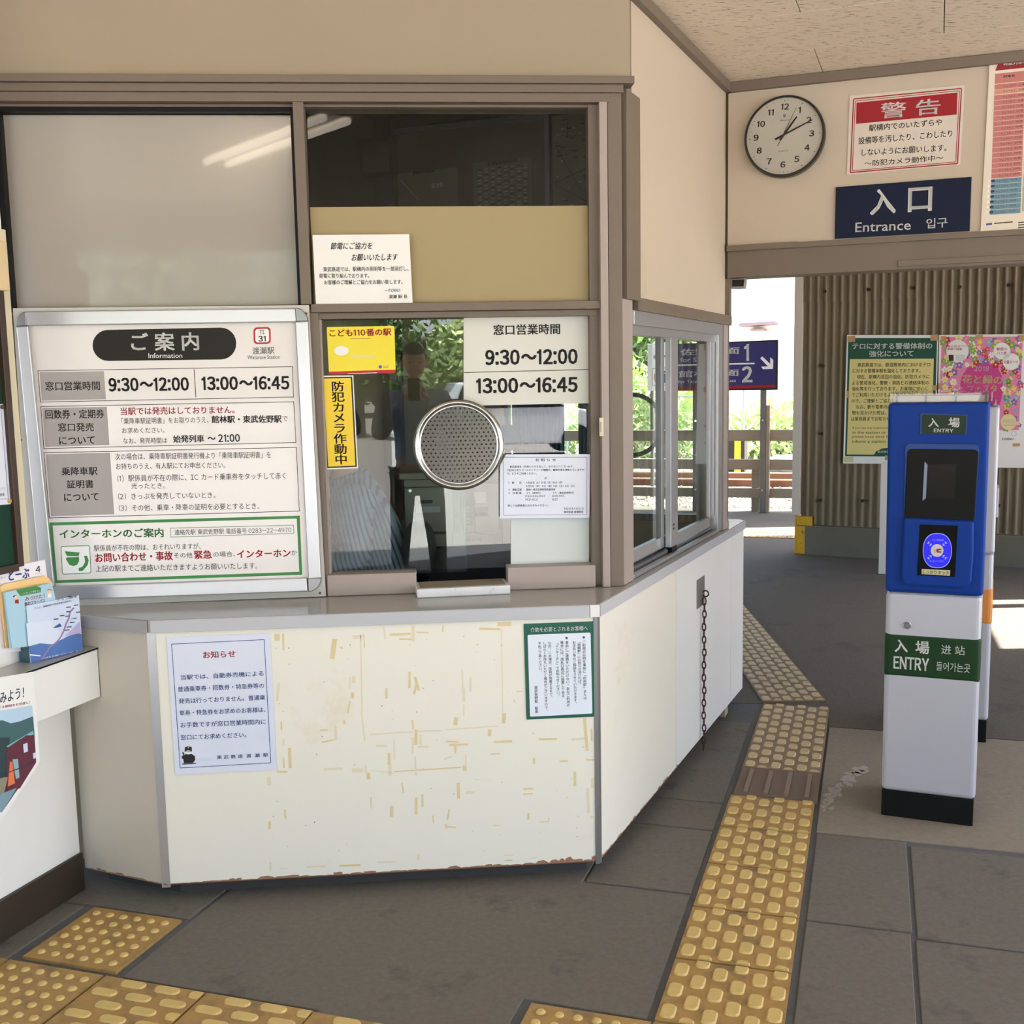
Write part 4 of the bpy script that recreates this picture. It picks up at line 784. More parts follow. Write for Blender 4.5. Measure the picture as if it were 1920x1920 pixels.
# ================================================================== SPEAKING DISC, PAY TRAY
sdk = empty('speaking_disc', tuple(PW.pt(-.389, 1.32, .01)), 'round perforated steel speaking disc with a chrome ring on the window glass', 'speaking grille')
ud_, zd_ = PW.u(860, 834, .005), PW.z(860, 834, .005); Rr = .142
obj('chrome_ring', MB().torus(PW.pt(ud_, zd_, .004), PW.N, .1325, .0105, 72, 14, ex=PW.D), mat('ring steel', '#aaa8a4', .12, metal=1), sdk, smooth=True)
def perforated(P, u0, z0, r, pitch, hr, o):
    mb = MB(); rows = int(r / pitch / .866) + 1
    for j in range(-rows, rows + 1):
        for i in range(-rows - 2, rows + 3):
            x = (i + (.5 if j % 2 else 0)) * pitch; y = j * pitch * .866
            if math.hypot(x, y) > r - pitch * .3: continue
            ho = []; hi = []
            for k in range(6):
                a = math.pi / 6 + k * math.pi / 3; ho.append((x + pitch / 1.732 * math.cos(a), y + pitch / 1.732 * math.sin(a)))
            for k in range(12):
                a = math.pi / 6 + k * math.pi / 6; hi.append((x + hr * math.cos(a), y + hr * math.sin(a)))
            v = [P.pt(u0 + a, z0 + b, o) for a, b in ho + hi]; f = []
            for k in range(6):
                f.append((k, (k + 1) % 6, 6 + (2 * k + 2) % 12, 6 + 2 * k + 1, 6 + 2 * k))
            mb.add(v, f)
    return mb
mesh_m = mat('perforated steel', '#55524e', .22, metal=.9)
obj('perforated_plate', perforated(PW, ud_, zd_, .130, .0145, .0030, .004), mesh_m, sdk)
obj('inner_bead', MB().torus(PW.pt(ud_, zd_, .007), PW.N, .1215, .003, 64, 8, ex=PW.D), chrome, sdk, smooth=True)
pt_ = empty('pay_tray', tuple(PW.pt(-.36, H0)), 'marbled white stone pay tray in the window opening', 'tray')
ty = mat('worn stone', '#e4e6ea', .35, var=.06, vscale=30, dark='#8f9296', dthr=(.60, .68), dscale=22)
f0, f1 = ground(782, 1122, H0), ground(957, 1114, H0); dt = (f1 - f0).normalized(); nt_ = V3((-dt.y, dt.x, 0)); nt_ = nt_ if nt_.y > 0 else -nt_; wT = (f1 - f0).length
PTR = Plane(f0, math.degrees(math.atan2(dt.x, dt.y)))
if PTR.N.dot(CAM - PTR.P) < 0: PTR.N = -PTR.N
PTR.P.z = 0
obj('slab', MB().rect(PTR, 0, H0 + .0005, wT, H0 + .028, -.13, 0), ty, pt_, bevel=.003)
obj('recess', MB().slab(PTR, [(.012, H0 + .0283), (wT - .012, H0 + .0283), (wT - .012, H0 + .0292), (.012, H0 + .0292)], -.125, -.016), mat('worn brown stone', '#9c927c', .5, var=.2, vscale=18), pt_)
mb = MB()

# ================================================================== CHAIN
ch = empty('chain', tuple(PR.pt(PR.u(1318, 1110), 1.0)), 'rusty chain hanging from an iron plate on the counter side', 'chain')
uc0, zc0 = PR.uv(1312, 1110)
obj('wall_plate', MB().rect(PR, PR.u(1306, 1110), PR.z(1312, 1138), PR.u(1320, 1110), PR.z(1312, 1084), 0, .003), steelw, ch, bevel=.0015)
obj('eye_ring', MB().torus(PR.pt(PR.u(1323, 1113, .014), PR.z(1323, 1113, .014), .014), PR.D, .012, .003, 20, 8), rust, ch, smooth=True)
ce = PR.pt(PR.u(1320.5, 1122, .014), PR.z(1320.5, 1122, .014), .014); lm = bpy.data.meshes.new('link'); t = MB().torus((0, 0, 0), (0, 1, 0), .0165, .0028, 16, 6, ex=(1, 0, 0), sx=.42); lm.from_pydata(t.v, [], t.f); lm.materials.append(rust)
for p in lm.polygons: p.use_smooth = True
for k in range(24):
    z = ce.z - .012 - k * .0262
    if z < .02: break
    o = obj('link', lm, None, ch); pass; o.matrix_basis = Matrix.Translation((ce.x + .001 * math.sin(k), ce.y, z)) @ Matrix.Rotation(rad(113 + (90 if k % 2 else 0)), 4, 'Z')
    o.matrix_basis = Matrix.Translation((ce.x + .001 * math.sin(k), ce.y, z)) @ Matrix.Rotation(rad(-20 + (90 if k % 2 else 0)), 4, 'Z')

# ================================================================== ENTRY CARD READER
bluep = mat('blue metallic paint', '#07378f', .5, metal=.0, spec=.2); blued = mat('darker blue moulding', '#083a86', .45); machw = mat('silver grey paint', '#b9bac4', .35, metal=.15)
gband = mat('green band', '#133817', .5, spec=.25); gpl = mat('dark green label', '#1f3322', .45, spec=.25); orange = mat('orange band', '#d98a3a', .4)
def reader(PM, root, exit_=False):
    uw = .300
    def rbox(u0, z0, u1, z1, o0, o1, m, nm, bev=.0, par=None, **k): return obj(nm, MB().rect(PM, u0, z0, u1, z1, o0, o1), m, par or root, bevel=bev, seg=3, **k)
    rbox(.003, .0, uw - .003, .092, -.30, -.002, black, 'plinth', .002)
    rbox(.002, .092, uw + .002, .788, -.305, .003, machw, 'body', .016)
    rbox(.0, .490, uw + .004, .653, -.306, .0045, orange if exit_ else gband, 'band', .017)
    lk = obj('lock', MB().disc(PM, PM.u(1701, 1171), PM.z(1701, 1171), 0.0135, .003, .010, 20), chrome, root, bevel=.002)
    return rbox
PMf = Plane((1.257, 3.738, 0), 113.2)
if PMf.N.dot(CAM - PMf.P) < 0: PMf.N = -PMf.N
ic = empty('card_reader', tuple(PMf.pt(.15, 0, -.15)), 'blue and silver entry card reader with a green band', 'card reader')
rb = reader(PMf, ic)
sm = Sheet(PMf, .0048, ic, (1600, 1020, .16667))
sm.text('入', (465, 1143), (610, 1150), 140, wink, .02); sm.text('場', (698, 1160), (855, 1168), 145, wink, .022); sm.text('ENTRY', (452, 1330), (850, 1360), 140, wink, .03); sm.text('进 站', (988, 1185), (1255, 1200), 105, wink, .004); sm.text('들어가는곳', (932, 1372), (1315, 1402), 100, wink, .006); sm.done(NM)
# head: leans a little towards the user
PH = Plane(tuple(PMf.pt(0, .789, .012)), 113.2, lean=rad(4.5))
if PH.N.dot(CAM - PH.P) < 0: PH.N = -PH.N
hq = lambda x, y, o=0: PH.uv(x, y, o)
hL = 1 * hq(1664, 1108)[0]; hR = hq(1846, 1120)[0]; hT = hq(1690, 757)[1]
obj('head', MB().prism([PMf.pt(-.001, .789, -.30), PMf.pt(-.001, .789, .012), PMf.pt(-.001, .789 + hT, .012 + hT * math.sin(rad(4.5))), PMf.pt(-.001, .789 + hT, -.25)], PMf.D * .306), bluep, ic, bevel=.012, seg=3)
def hb(nm, pts, o0, o1, m, bev=0, cv=(1600, 700, .16667), rr=0, par=None, **k):
    P2 = [(cv[0] + x * cv[2], cv[1] + y * cv[2]) for x, y in pts]
    if rr:
        out = []
        for i in range(4):
            p, a, b = V3((*P2[i], 0)), V3((*P2[i - 1], 0)), V3((*P2[(i + 1) % 4], 0)); da, db = (a - p).normalized() * rr, (b - p).normalized() * rr
            for kk_ in range(6):
                t_ = math.pi / 2 * kk_ / 5; out.append(tuple((p + da * (1 - math.sin(t_)) + db * (1 - math.cos(t_)))[:2]))
        P2 = out
    return obj(nm, MB().px(PH, P2, o0, o1), m, par or ic, bevel=bev, **k)
cvA = (1600, 700, .16667); cvB = (1500, 960, .21875)
lbp = hb('label_window', [(750, 445), (1285, 460), (1275, 690), (745, 685)], 0, .003, blued, .002, rr=3)
lb_ = hb('label_window', [(772, 462), (1272, 475), (1262, 682), (768, 676)], .003, .0045, gpl, 0, rr=3, label='dark green label window')
sL = Sheet(PH, .0045, ic, cvA); sL.text('入', (845, 552), (962, 555), 100, wink, .02); sL.text('場', (1070, 550), (1198, 555), 108, wink, .02); sL.text('ENTRY', (905, 642), (1125, 646), 40, wink, .02); sL.done(NM)
hb('screen_bezel', [(580, 785), (1420, 795), (1365, 1690), (560, 1650)], 0, .005, blued, .003, rr=10)
hb('dark_visor', [(608, 852), (1410, 862), (1362, 1675), (570, 1645)], .005, .010, black, .003, rr=8)
sc_ = hb('display', [(835, 1020), (1160, 1028), (1135, 1410), (815, 1405)], .010, .0112, mat('unlit screen', '#24211c', .1), 0)
hb('screen_reflector', [(802, 992), (835, 1030), (815, 1405), (778, 1435)], .010, .0118, mat('grey bevel', '#7f8fa6', .3), 0)
tb = obj('touch_block', MB().px(PH, [(1500 + x * .21875, 960 + y * .21875) for x, y in [(890, 50), (1492, 82), (1487, 400), (1470, 600), (1440, 650), (1400, 662), (900, 635), (872, 600), (862, 560), (875, 300)]], -.004, .022), bluep, ic, bevel=.010, seg=3)
obj('touch_plate', MB().px(PH, [(1500 + x * .21875, 960 + y * .21875) for x, y in [(1025, 108), (1352, 118), (1328, 557), (1002, 542)]], .022, .0235), blackg, ic)
sT = Sheet(PH, .0235, ic, cvB)
litb = mat('lit blue panel', '#1c1cc8', .5, emit='#1d14f0', estr=.11); litw = mat('lit pale line', '#9aa0ff', .5, emit='#8f95ff', estr=.08)
def oval(k, ink_, lift, cx=1177, cy=331, w=122, h=147):
    pts = []
    for i in range(40):
        a = 2 * math.pi * i / 40; x = math.cos(a); y = math.sin(a); pts.append((cx + k * w * math.copysign(abs(x) ** .8, x), cy + k * h * math.copysign(abs(y) ** .9, y)))
    sT.poly(pts, ink_, lift)
oval(1.02, litw, 0); oval(.975, litb, 1); sT.disc(1175, 330, 55, mat('lit grey disc', '#c9c4c0', .5, emit='#bdb8b4', estr=.02), 2)
sT.poly([(1172, 316), (1212, 316), (1212, 326), (1185, 328), (1185, 336), (1212, 338), (1212, 349), (1178, 349), (1170, 340), (1168, 326)], rd, 3); sT.poly([(1150, 318), (1163, 318), (1163, 350), (1150, 350)], mat('tan print', '#c9a58a', .5), 3)
for sx, sy in ((1, 1), (-1, 1), (1, -1), (-1, -1)):
    for r_ in (62, 82): cx, cy = 1175 + sx * r_ * .95, 330 + sy * r_ * .85; sT.poly([(cx - sx * 12, cy - sy * 12), (cx + 12 * sx * .9, cy - sy * 10), (cx - 10 * sx, cy + 12 * sy * .9)], litw, 3)
sT.text('IC 読取部', (1135, 240), (1232, 241), 18, litw, .01, 3); sT.text('タッチしてください', (1112, 420), (1235, 423), 18, litw, .01, 3)
sT.poly([(1043, 488), (1288, 500), (1283, 547), (1042, 532)], mat('cream tape label', '#c9c49c', .5), 0); sT.text('しっかりタッチ', (1052, 512), (1278, 524), 34, ink, .012, 1); sT.done(NM)
zt_ = .789 + hT
obj('clear_cap', MB().prism([PMf.pt(-.002, zt_, -.25), PMf.pt(-.002, zt_, .04), PMf.pt(.312, zt_, .04), PMf.pt(.312, zt_, -.25)], (0, 0, .034)), acrylic, ic, bevel=.004, label='clear acrylic light cap on top')
obj('lamp_base', MB().prism([PMf.pt(.012, zt_ + .001, -.235), PMf.pt(.012, zt_ + .001, .025), PMf.pt(.298, zt_ + .001, .025), PMf.pt(.298, zt_ + .001, -.235)], (0, 0, .021)), mat('pale grey plastic', '#b5aea6', .4), ic)
for k in range(4): obj('cap_rib', MB().prism([PMf.pt(.02 + k * .09, zt_ + .002, .030), PMf.pt(.026 + k * .09, zt_ + .002, .030), PMf.pt(.026 + k * .09, zt_ + .002, .034), PMf.pt(.02 + k * .09, zt_ + .002, .034)], (0, 0, .030)), mat('dark rib', '#5a5652', .4), ic)
# second reader behind it
PM2 = Plane(tuple(PMf.pt(.034, 0, -.95)), 113.2); PM2.N = PMf.N
ex_ = empty('card_reader', tuple(PM2.pt(.15, 0, -.15)), 'second card reader with an orange band hidden behind the blue one', 'card reader')
r2 = reader(PM2, ex_, True); r2(.0, .789, .304, 1.38, -.30, .02, machw, 'head', .012)
r2(.304, .93, .312, 1.05, -.2, -.05, machw, 'side_hatch', .002); r2(.01, 1.38, .29, 1.41, -.24, .02, acrylic, 'clear_cap', .003)

# ================================================================== BEYOND THE DOORWAY
# concrete base and corrugated cladding
WG = 6.2
cw = empty('wall_platform', tuple(PG.pt(1, 0)), kind='structure')
obj('concrete_base', MB().rect(PG, .0, -.02, WG, .245, -.18, .03), mat('grey concrete base', '#706a5c', .9, var=.2, vscale=5, bump=.3, dark='#5f5b52', dthr=(.6, .8), dscale=6), cw, bevel=.006)
yp = mat('chipped yellow paint', '#d9a514', .6, var=.15, vscale=8, dark='#5a5850', dthr=(.62, .66), dscale=14)
obj('painted_end', MB().rect(PG, -.012, 0, .0, .30, -.18, .035), yp, cw); obj('painted_end', MB().rect(PG, -.005, 0, .075, .235, .03, .032), yp, cw); obj('painted_end', MB().rect(PG, -.01, .245, .13, .32, -.12, .028), yp, cw, label='yellow painted block on the base')
def wave(u0, u1, z0, z1, o, amp=.016, pitch=.0655, n=8):
    vs = []; fs = []; N_ = int((u1 - u0) / pitch * n)
    for i in range(N_ + 1):
        u = u0 + (u1 - u0) * i / N_; a = amp * math.sin(2 * math.pi * u / pitch)
        vs += [PG.pt(u, z0, o + a), PG.pt(u, z1, o + a)]
    return MB().add(vs, [(2 * i, 2 * i + 2, 2 * i + 3, 2 * i + 1) for i in range(N_)])
cor = mat('weathered corrugated plastic', '#83745c', .5, var=.12, vscale=5, dark='#54493a', dthr=(.55, .8), dscale=3, stretch=(1, 1, .25)); 
for i in range(8):
    a, b = .03 + i * .735, .03 + (i + 1) * .735 + .02
    obj('corrugated_sheet', wave(a, b, .25, 2.14, -.012 + .002 * (i % 2)), cor, cw, smooth=True); obj('corrugated_sheet', wave(a, b, 2.11, 3.0, .002 + .002 * (i % 2)), cor, cw, smooth=True)
obj('sheet_backing', MB().rect(PG, .03, .25, WG, 3.0, -.06, -.04), mat('dark lath', '#3c342a', .9), cw)
bolts = [(1547, 546.5), (1628.5, 543), (1714, 540), (1800, 538), (1891.5, 534.5), (1542.5, 686), (1539, 813), (1536.5, 938.5), (1617, 939), (1872, 948), (1630, 688 - 2)]
for x, y in bolts[:10]: obj('bolt', MB().disc(PG, PG.u(x, y, .012), PG.z(x, y, .012), .014, -.005, .022, 12), mat('rusty bolt', '#2e211b', .7), cw, smooth=False)
obj('end_post', MB().rect(PG, -.042, .33, .026, 2.5, -.06, .03), mat('pale post paint', '#d8cdbf', .6), cw, bevel=.003)
# posters on the corrugated wall
cv8 = (1560, 600, .1875)
op, s = board('poster', 'green bordered security poster on the corrugated wall', 'poster', PG, [(150, 150), (1062, 150), (1030, 1440), (110, 1435)], .014, .017, white, cv8)
gp = mat('poster green', '#12503a', .5); yl = mat('poster pale yellow', '#e6d68a', .55)
s.poly([(163, 180), (1050, 180), (1022, 1368), (130, 1362)], gp); s.poly([(178, 392), (1018, 386), (992, 1352), (148, 1345)], yl, 1)
s.text('テロに対する警備体制の', (203, 262), (1003, 258), 62, wink, .02, 1); s.text('強化について', (372, 338), (815, 334), 62, wink, .02, 1)
for i, (t, a, b) in enumerate((('　東武鉄道では、鉄道敷地内におけるテロ', 255, 982), ('に対する警備体制を強化しております。', 207, 885), ('　現在、駅構内巡回の強化、防犯カメラに', 250, 975), ('よる警戒強化、警察・消防との連絡体制の', 200, 972), ('強化等を行っております。お客様に安心し', 200, 965), ('てご利用いただけるよう警戒を強化します', 198, 960), ('ので、ご理解とご協力をお願いいたします', 196, 958), ('　なお、駅や電車内において、不審な荷物', 240, 955), ('　物を見かけた際は、近づかずに、駅係員', 200, 950), ('は乗務員までお知らせください。', 192, 760))):
    s.text(t, (a, 449 + i * 60), (b, 446 + i * 60), 42, ink, .008, 2)
for i, (t, c_) in enumerate((('If you see any suspicious person or thing', rd), ('in the station or on the train,', ink), ('please keep away from things and', rd), ('inform a station clerk or crew.', ink))): s.text(t, (207 - i * 1, 1082 + i * 44), (800 + i * 20, 1080 + i * 44), 30, c_, .0, 2)
s.poly([(415, 1352), (440, 1315), (500, 1285), (580, 1276), (660, 1285), (730, 1320), (745, 1356)], gp, 2); s.text('東武鉄道株式会社', (455, 1318), (700, 1316), 24, wink, .02, 3)
tp = mat('brown packing tape', '#c49a6c', .5); tp2 = mat('cream tape', '#dcd0a4', .5)
for q_, m_ in (([(155, 160), (232, 158), (232, 218), (155, 222)], tp), ([(985, 148), (1062, 146), (1060, 205), (985, 208)], tp), ([(118, 1370), (212, 1368), (212, 1420), (118, 1425)], tp2), ([(528, 1355), (605, 1353), (605, 1398), (528, 1400)], tp), ([(145, 712), (172, 710), (172, 775), (145, 778)], tp), ([(1000, 655), (1050, 652), (1050, 700), (1000, 705)], tp)): s.poly(q_, m_, 3)
s.done(NM)
op, s = board('poster', 'flowery pink festival poster on the corrugated wall at the right edge', 'poster', PG, [(1070, 150), (1990, 140), (1975, 1480), (1050, 1470)], .014, .017, mat('warm white paper', '#f2ebe6', .6), cv8)
mag = mat('magenta print', '#d0408a', .5); fl = [mat('flower ' + n_, c_, .5) for n_, c_ in (('yellow', '#f0cf3a'), ('pink', '#e88ab0'), ('rose', '#d9567f'), ('sky blue', '#7fb4e0'), ('white', '#f4f0ea'), ('red', '#b8203a'), ('violet', '#8a62b4'), ('cream', '#efd9a0'), ('leaf green', '#7fae58'))]
s.poly([(1100, 172), (1910, 165), (1868, 1102), (1060, 1102)], fl[1]); fr = random.Random(5)
def flower(x, y, r, ink_, lift):
    n_ = fr.choice((5, 6)); a0 = fr.random() * 6; pts = []
    for k in range(n_ * 3): a = a0 + 2 * math.pi * k / (n_ * 3); rr_ = r * (1.0 if k % 3 else .62); pts.append((x + rr_ * math.cos(a), y + rr_ * math.sin(a)))
    s.poly(pts, ink_, lift); s.disc(x, y, r * .28, fl[0] if ink_ is not fl[0] else fl[7], lift + .5, 8)
s.poly([(1270, 700), (1300, 560), (1360, 470), (1440, 430), (1560, 430), (1650, 470), (1700, 560), (1715, 700), (1640, 1000), (1300, 1000)], mag, 1)
for k in range(330):
    x, y = fr.uniform(1105, 1890), fr.uniform(185, 1085)
    if 1275 < x < 1710 and 450 < y < 1020: continue
    flower(x, y, fr.uniform(20, 42), fl[k % 9], 1.5 + (k % 9) * .35)
for cx, cy, r_ in ((1255, 310, 112), (1700, 310, 85), (1790, 415, 85), (1765, 1020, 80)): s.disc(cx, cy, r_, fl[4] if cy < 900 else fl[7], 5)
s.text('2018', (1420, 488), (1570, 487), 48, wink, .004, 5.5); s.text('花と緑の', (1305, 590), (1705, 600), 90, fl[7], .02, 5.5); s.text('フェスタ', (1350, 690), (1650, 685), 80, fl[7], .02, 5.5)
s.text('魅惑の', (1645, 290), (1750, 290), 32, fl[2], .01, 6); s.text('バラ展', (1650, 332), (1745, 332), 30, fl[2], .01, 6); s.text('大藤まつり', (1715, 420), (1860, 420), 34, fl[2], .01, 6); s.text('春の花まつり', (1150, 262), (1350, 262), 26, fl[2], .01, 6); s.text('庭園で開催', (1155, 290), (1300, 290), 24, fl[2], .01, 6)
s.poly([(1165, 350), (1215, 347), (1217, 408), (1168, 410)], mat('dark photo', '#4a2a2a', .6), 6)
for i in range(6): s.line((1235, 355 + i * 10), (1330, 353 + i * 10), 3, grayc, 6)
for i in range(5): s.line((1710, 1000 + i * 14), (1830, 998 + i * 14), 3, grayc, 6)
s.disc(1820, 1138, 24, grayc, 0); s.disc(1820, 1138, 20, white, 1); s.text('TOBU', (1690, 1192), (1810, 1190), 22, blue, .02, slant=.3); s.line((1625, 1165), (1655, 1165), 12, ink); s.poly([(1805, 1235), (1880, 1232), (1880, 1262), (1805, 1266)], tp)
for q_ in ([(1090, 160), (1140, 158), (1140, 215), (1090, 218)], [(1065, 635), (1100, 632), (1100, 690), (1065, 692)], [(1440, 150), (1510, 150), (1510, 185), (1440, 188)], [(1870, 150), (1925, 148), (1925, 210), (1870, 212)]): s.poly(q_, tp, 7)
s.done({**NM, 'white ink': ('lettering', 'white lettering')})
# narrow white board standing before the base
P9 = Plane(tuple(ground(1647, 1076)), 115)
if P9.N.dot(CAM - P9.P) < 0: P9.N = -P9.N
obj('white_board', MB().rect(P9, 0, .0, .32, P9.z(1655, 868), -.03, 0), mat('white painted board', '#dcd6d4', .5), label='white painted board standing on the asphalt behind the blue reader', cat='board', bevel=.003)
# small framed box hanging at the lintel
P8 = Plane(tuple(PK.pt(.05, 0, -.06)), AZK); P8.N = PK.N
bxo = obj('hanging_box', MB().px(P8, [(1370, 523), (1398, 520), (1396, 540), (1370, 541)], -.05, 0), mat('grey box', '#a8a29c', .5), label='small dark faced box hanging at the top left of the doorway', cat='box', bevel=.002)
obj('dark_face', MB().px(P8, [(1373, 525), (1395.5, 524), (1394, 537), (1373, 537)], 0, .002), blackg, bxo)
obj('bracket', MB().rect(P8, P8.u(1375, 530), P8.z(1380, 523), P8.u(1392, 530), 1.96, -.04, -.02), alud, bxo)

# track fence: posts and boards, platform sign
woodc = mat('weathered grey timber', '#a39684', .85, var=.2, vscale=6, bump=.4, bscale=30, stretch=(1, 1, 6))
tf = empty('track_fence', tuple(PT.pt(-1, 0)), 'low timber fence of three boards between platform and track', 'fence')
for y0, y1 in ((806, 827), (861.5, 881), (916, 934)):
    for k in range(4): obj('board', MB().rect(PT, -4.2 + k * 1.6, PT.z(1430, y1), -4.2 + (k + 1) * 1.6 - .004, PT.z(1430, y0), -.06, -.01), woodc, tf, bevel=.004)
for k in range(5): uu = PT.u(1415, 930) - .95 * (k - 1); obj('post', MB().rect(PT, uu - .045, -.05, uu + .045, PT.z(1430, 880) + .0, -.14, -.062), woodc, tf, bevel=.004)
sp = empty('platform_sign', tuple(PT.pt(0, 0, .05)), 'dark blue platform direction sign on a bolted steel post', 'sign')
xs_ = [(1424, 955), (1437, 955)]
def spost(x0, x1, yt):
    a, b = PT.u(x0, 900), PT.u(x1, 900); p = obj('post', MB().rect(PT, a, 0, b, PT.z((x0 + x1) / 2, yt), .0, .05), steelw, sp, bevel=.003)
    for y in (788, 853, 918): obj('bolt', MB().disc(PT, (a + b) / 2, PT.z(1430, y), .012, .05, .062, 10), chrome, p)
    obj('timber_packing', MB().rect(PT, b + .001, 0, b + .04, PT.z(1430, 760), -.05, .045), woodc, sp, bevel=.003)
spost(1425, 1436, 728); spost(1300, 1311, 728)
obj('panel', MB().px(PT, [(1262, 645), (1459, 637), (1458, 731), (1260, 733)], .055, .09), mat('black sign edge', '#15131c', .5), sp, bevel=.003)
s = Sheet(PT, .092, sp, (1340, 500, .104167)); nv = mat('indigo sign face', '#221f66', .4)
obj('sign_face', MB().px(PT, [(1264, 648), (1455, 640.5), (1454, 727), (1262, 730)], .09, .092), nv, sp)
s.text('1', (530, 1548), (620, 1545), 300, wink, .03); s.text('2', (490, 1940), (680, 1935), 290, wink, .03); s.line((-700, 1775), (720, 1742), 26, wink); s.text('佐野方面', (-620, 1540), (445, 1508), 125, wink, .02); s.text('館林方面', (-650, 1935), (440, 1905), 125, wink, .02)
s.text('for Sano', (-620, 1680), (-100, 1668), 80, wink, .012); s.text('for Tatebayashi,Asakusa', (-660, 2080), (385, 2055), 75, wink, .012)
s.poly([(820, 1650), (855, 1615), (1000, 1750), (1000, 1630), (1055, 1680), (1050, 1840), (870, 1845), (835, 1800), (960, 1795)], wink); s.poly([(-740, 2230), (1095, 2175), (1095, 2122), (-740, 2178)], rd, 0); s.done(NM)
P7 = Plane(tuple(PT.pt(0, 0, -1.2)), 109); P7.N = PT.N
ts = empty('toilet_sign', tuple(P7.pt(P7.u(1235), 0)), 'white toilet direction sign with an arrow seen through the side window', 'sign')
obj('panel', MB().px(P7, [(1214, 646), (1262, 640), (1262, 733), (1214, 733)], -.04, 0), mat('white sign panel', '#f0efe9', .5), ts, bevel=.002)
for x in (1219, 1243): obj('post', MB().rect(P7, P7.u(x, 800), 0, P7.u(x + 6, 800), P7.z(x, 732), -.05, -.01), steelw, ts)
s = Sheet(P7, 0, ts, (1160, 460, .25)); gk = mat('grey arrow', '#6a6a6a', .5)
s.line((275, 835), (368, 830), 14, gk); s.line((262, 838), (318, 792), 14, gk); s.line((262, 838), (315, 880), 14, gk); loop(s, [(252, 925), (372, 920), (370, 1048), (252, 1050)], 4, ink); s.line((310, 938), (308, 1038), 4, ink)
for x, c_ in ((280, mat('pink figure', '#d2546a', .5)), (342, mat('navy figure', '#2a3360', .5))): s.disc(x, 948, 8, c_); s.poly([(x - 14, 962), (x + 14, 962), (x + (18 if x < 300 else 12), 1000), (x + 6, 1032), (x - 6, 1032), (x - (18 if x < 300 else 12), 1000)], c_)
s.done(NM)
# tracks and ballast
bal = MB(); bm_ = mat('ballast stone', '#b5aa9a', .9, var=.3, vscale=9)
obj('ground_beyond', MB().prism([PT.pt(-30, -.32, -.2), PT.pt(30, -.32, -.2), PT.pt(30, -.32, -45), PT.pt(-30, -.32, -45)], (0, 0, .30)), mat('ballast bed', '#a89d8d', .95, var=.35, vscale=14, bump=1, bscale=30), kind='structure')
rr = random.Random(3)
for k in range(5200):
    u, d = rr.uniform(-5.5, 1.2), -.35 - rr.random() ** 1.4 * 9; c0_ = PT.pt(u, -.012 + rr.uniform(-.01, .02), d); r_ = rr.uniform(.022, .05); vs = []
    for vx in ((1, 0, 0), (-1, 0, 0), (0, 1, 0), (0, -1, 0), (0, 0, 1), (0, 0, -1)): vs.append(c0_ + V3(vx) * r_ * rr.uniform(.6, 1.1))
    bal.add(vs, [(0, 2, 4), (2, 1, 4), (1, 3, 4), (3, 0, 4), (2, 0, 5), (1, 2, 5), (3, 1, 5), (0, 3, 5)])
tagp(obj('ballast', bal, bm_, kind='stuff'), 'loose pale ballast stones around the rails', 'ballast')
railm = mat('brown rail steel', '#6b4630', .6, metal=.4, var=.2); railt = mat('worn rail head', '#b8a89c', .3, metal=.8)
tk = empty('railway_track', tuple(PT.pt(-1, 0, -3)), 'rusty railway track on pale ballast behind the fence', 'track')
for d_ in (-2.75, -3.82):
    rl = obj('rail', MB().slab(PT, [(-30, .02), (25, .02), (25, .11), (-30, .11)], d_ - .03, d_ + .03), railm, tk); obj('rail_head', MB().slab(PT, [(-30, .11), (25, .11), (25, .125), (-30, .125)], d_ - .034, d_ + .034), railt, rl)
for k in range(26): obj('sleeper', MB().rect(PT, -9 + k * .6, -.04, -9 + k * .6 + .2, .022, -4.35, -2.2), mat('concrete sleeper', '#9a948a', .9, var=.15, vscale=6), tk, bevel=.01)
def leaves(nm, c, rx, ry, rz, n, size, cols, seed, par=None, up=.3, **k):
    r_ = random.Random(seed); out = []
    for j, m_ in enumerate(cols):
        mb = MB()
        for i in range(n // len(cols)):
            a, b = r_.uniform(0, 6.283), math.acos(r_.uniform(-1, 1)); q_ = r_.random() ** .4; lump = 1 + .22 * math.sin(3 * a + seed) * math.sin(4 * b)
            p = V3(c) + V3((rx * math.sin(b) * math.cos(a), ry * math.sin(b) * math.sin(a), rz * math.cos(b))) * q_ * lump
            d1 = V3((r_.uniform(-1, 1), r_.uniform(-1, 1), r_.uniform(-1, 1))).normalized(); d2 = d1.cross(V3((r_.uniform(-1, 1), r_.uniform(-1, 1), r_.uniform(-1, 1)))).normalized(); s_ = size * r_.uniform(.6, 1.3)
            mb.add([p - d1 * s_, p + d2 * s_ * .45, p + d1 * s_, p - d2 * s_ * .45], [(0, 1, 2, 3)])
        out.append(obj(nm, mb, m_, par, kind='stuff'))
    return out
lg1 = mat('bright leaf', '#cfe09a', .6); lg1b = mat('sunlit leaf', '#b4cc84', .6); lg2 = mat('leaf', '#6d8a42', .6); lg3 = mat('dark leaf', '#3c5528', .6); bark = mat('bark', '#5a4a3a', .9, var=.2)
def tree(c, h, r_, n, size, seed, label, name='tree', cols=None, trunk=True):
    t_ = empty(name, (c[0], c[1], 0), label, name if name in ('tree', 'hedge', 'bush') else 'tree')
    leaves('foliage', (c[0], c[1], h - r_[2] * .9), r_[0], r_[1], r_[2], n, size, cols or [lg2, lg3], seed, t_)
    if trunk: obj('trunk', MB().tube((c[0], c[1], -.3), (c[0], c[1], h - r_[2]), .12 * h / 4, 10, .05 * h / 4), bark, t_)
    return t_
lgl = [lg1, lg1b]
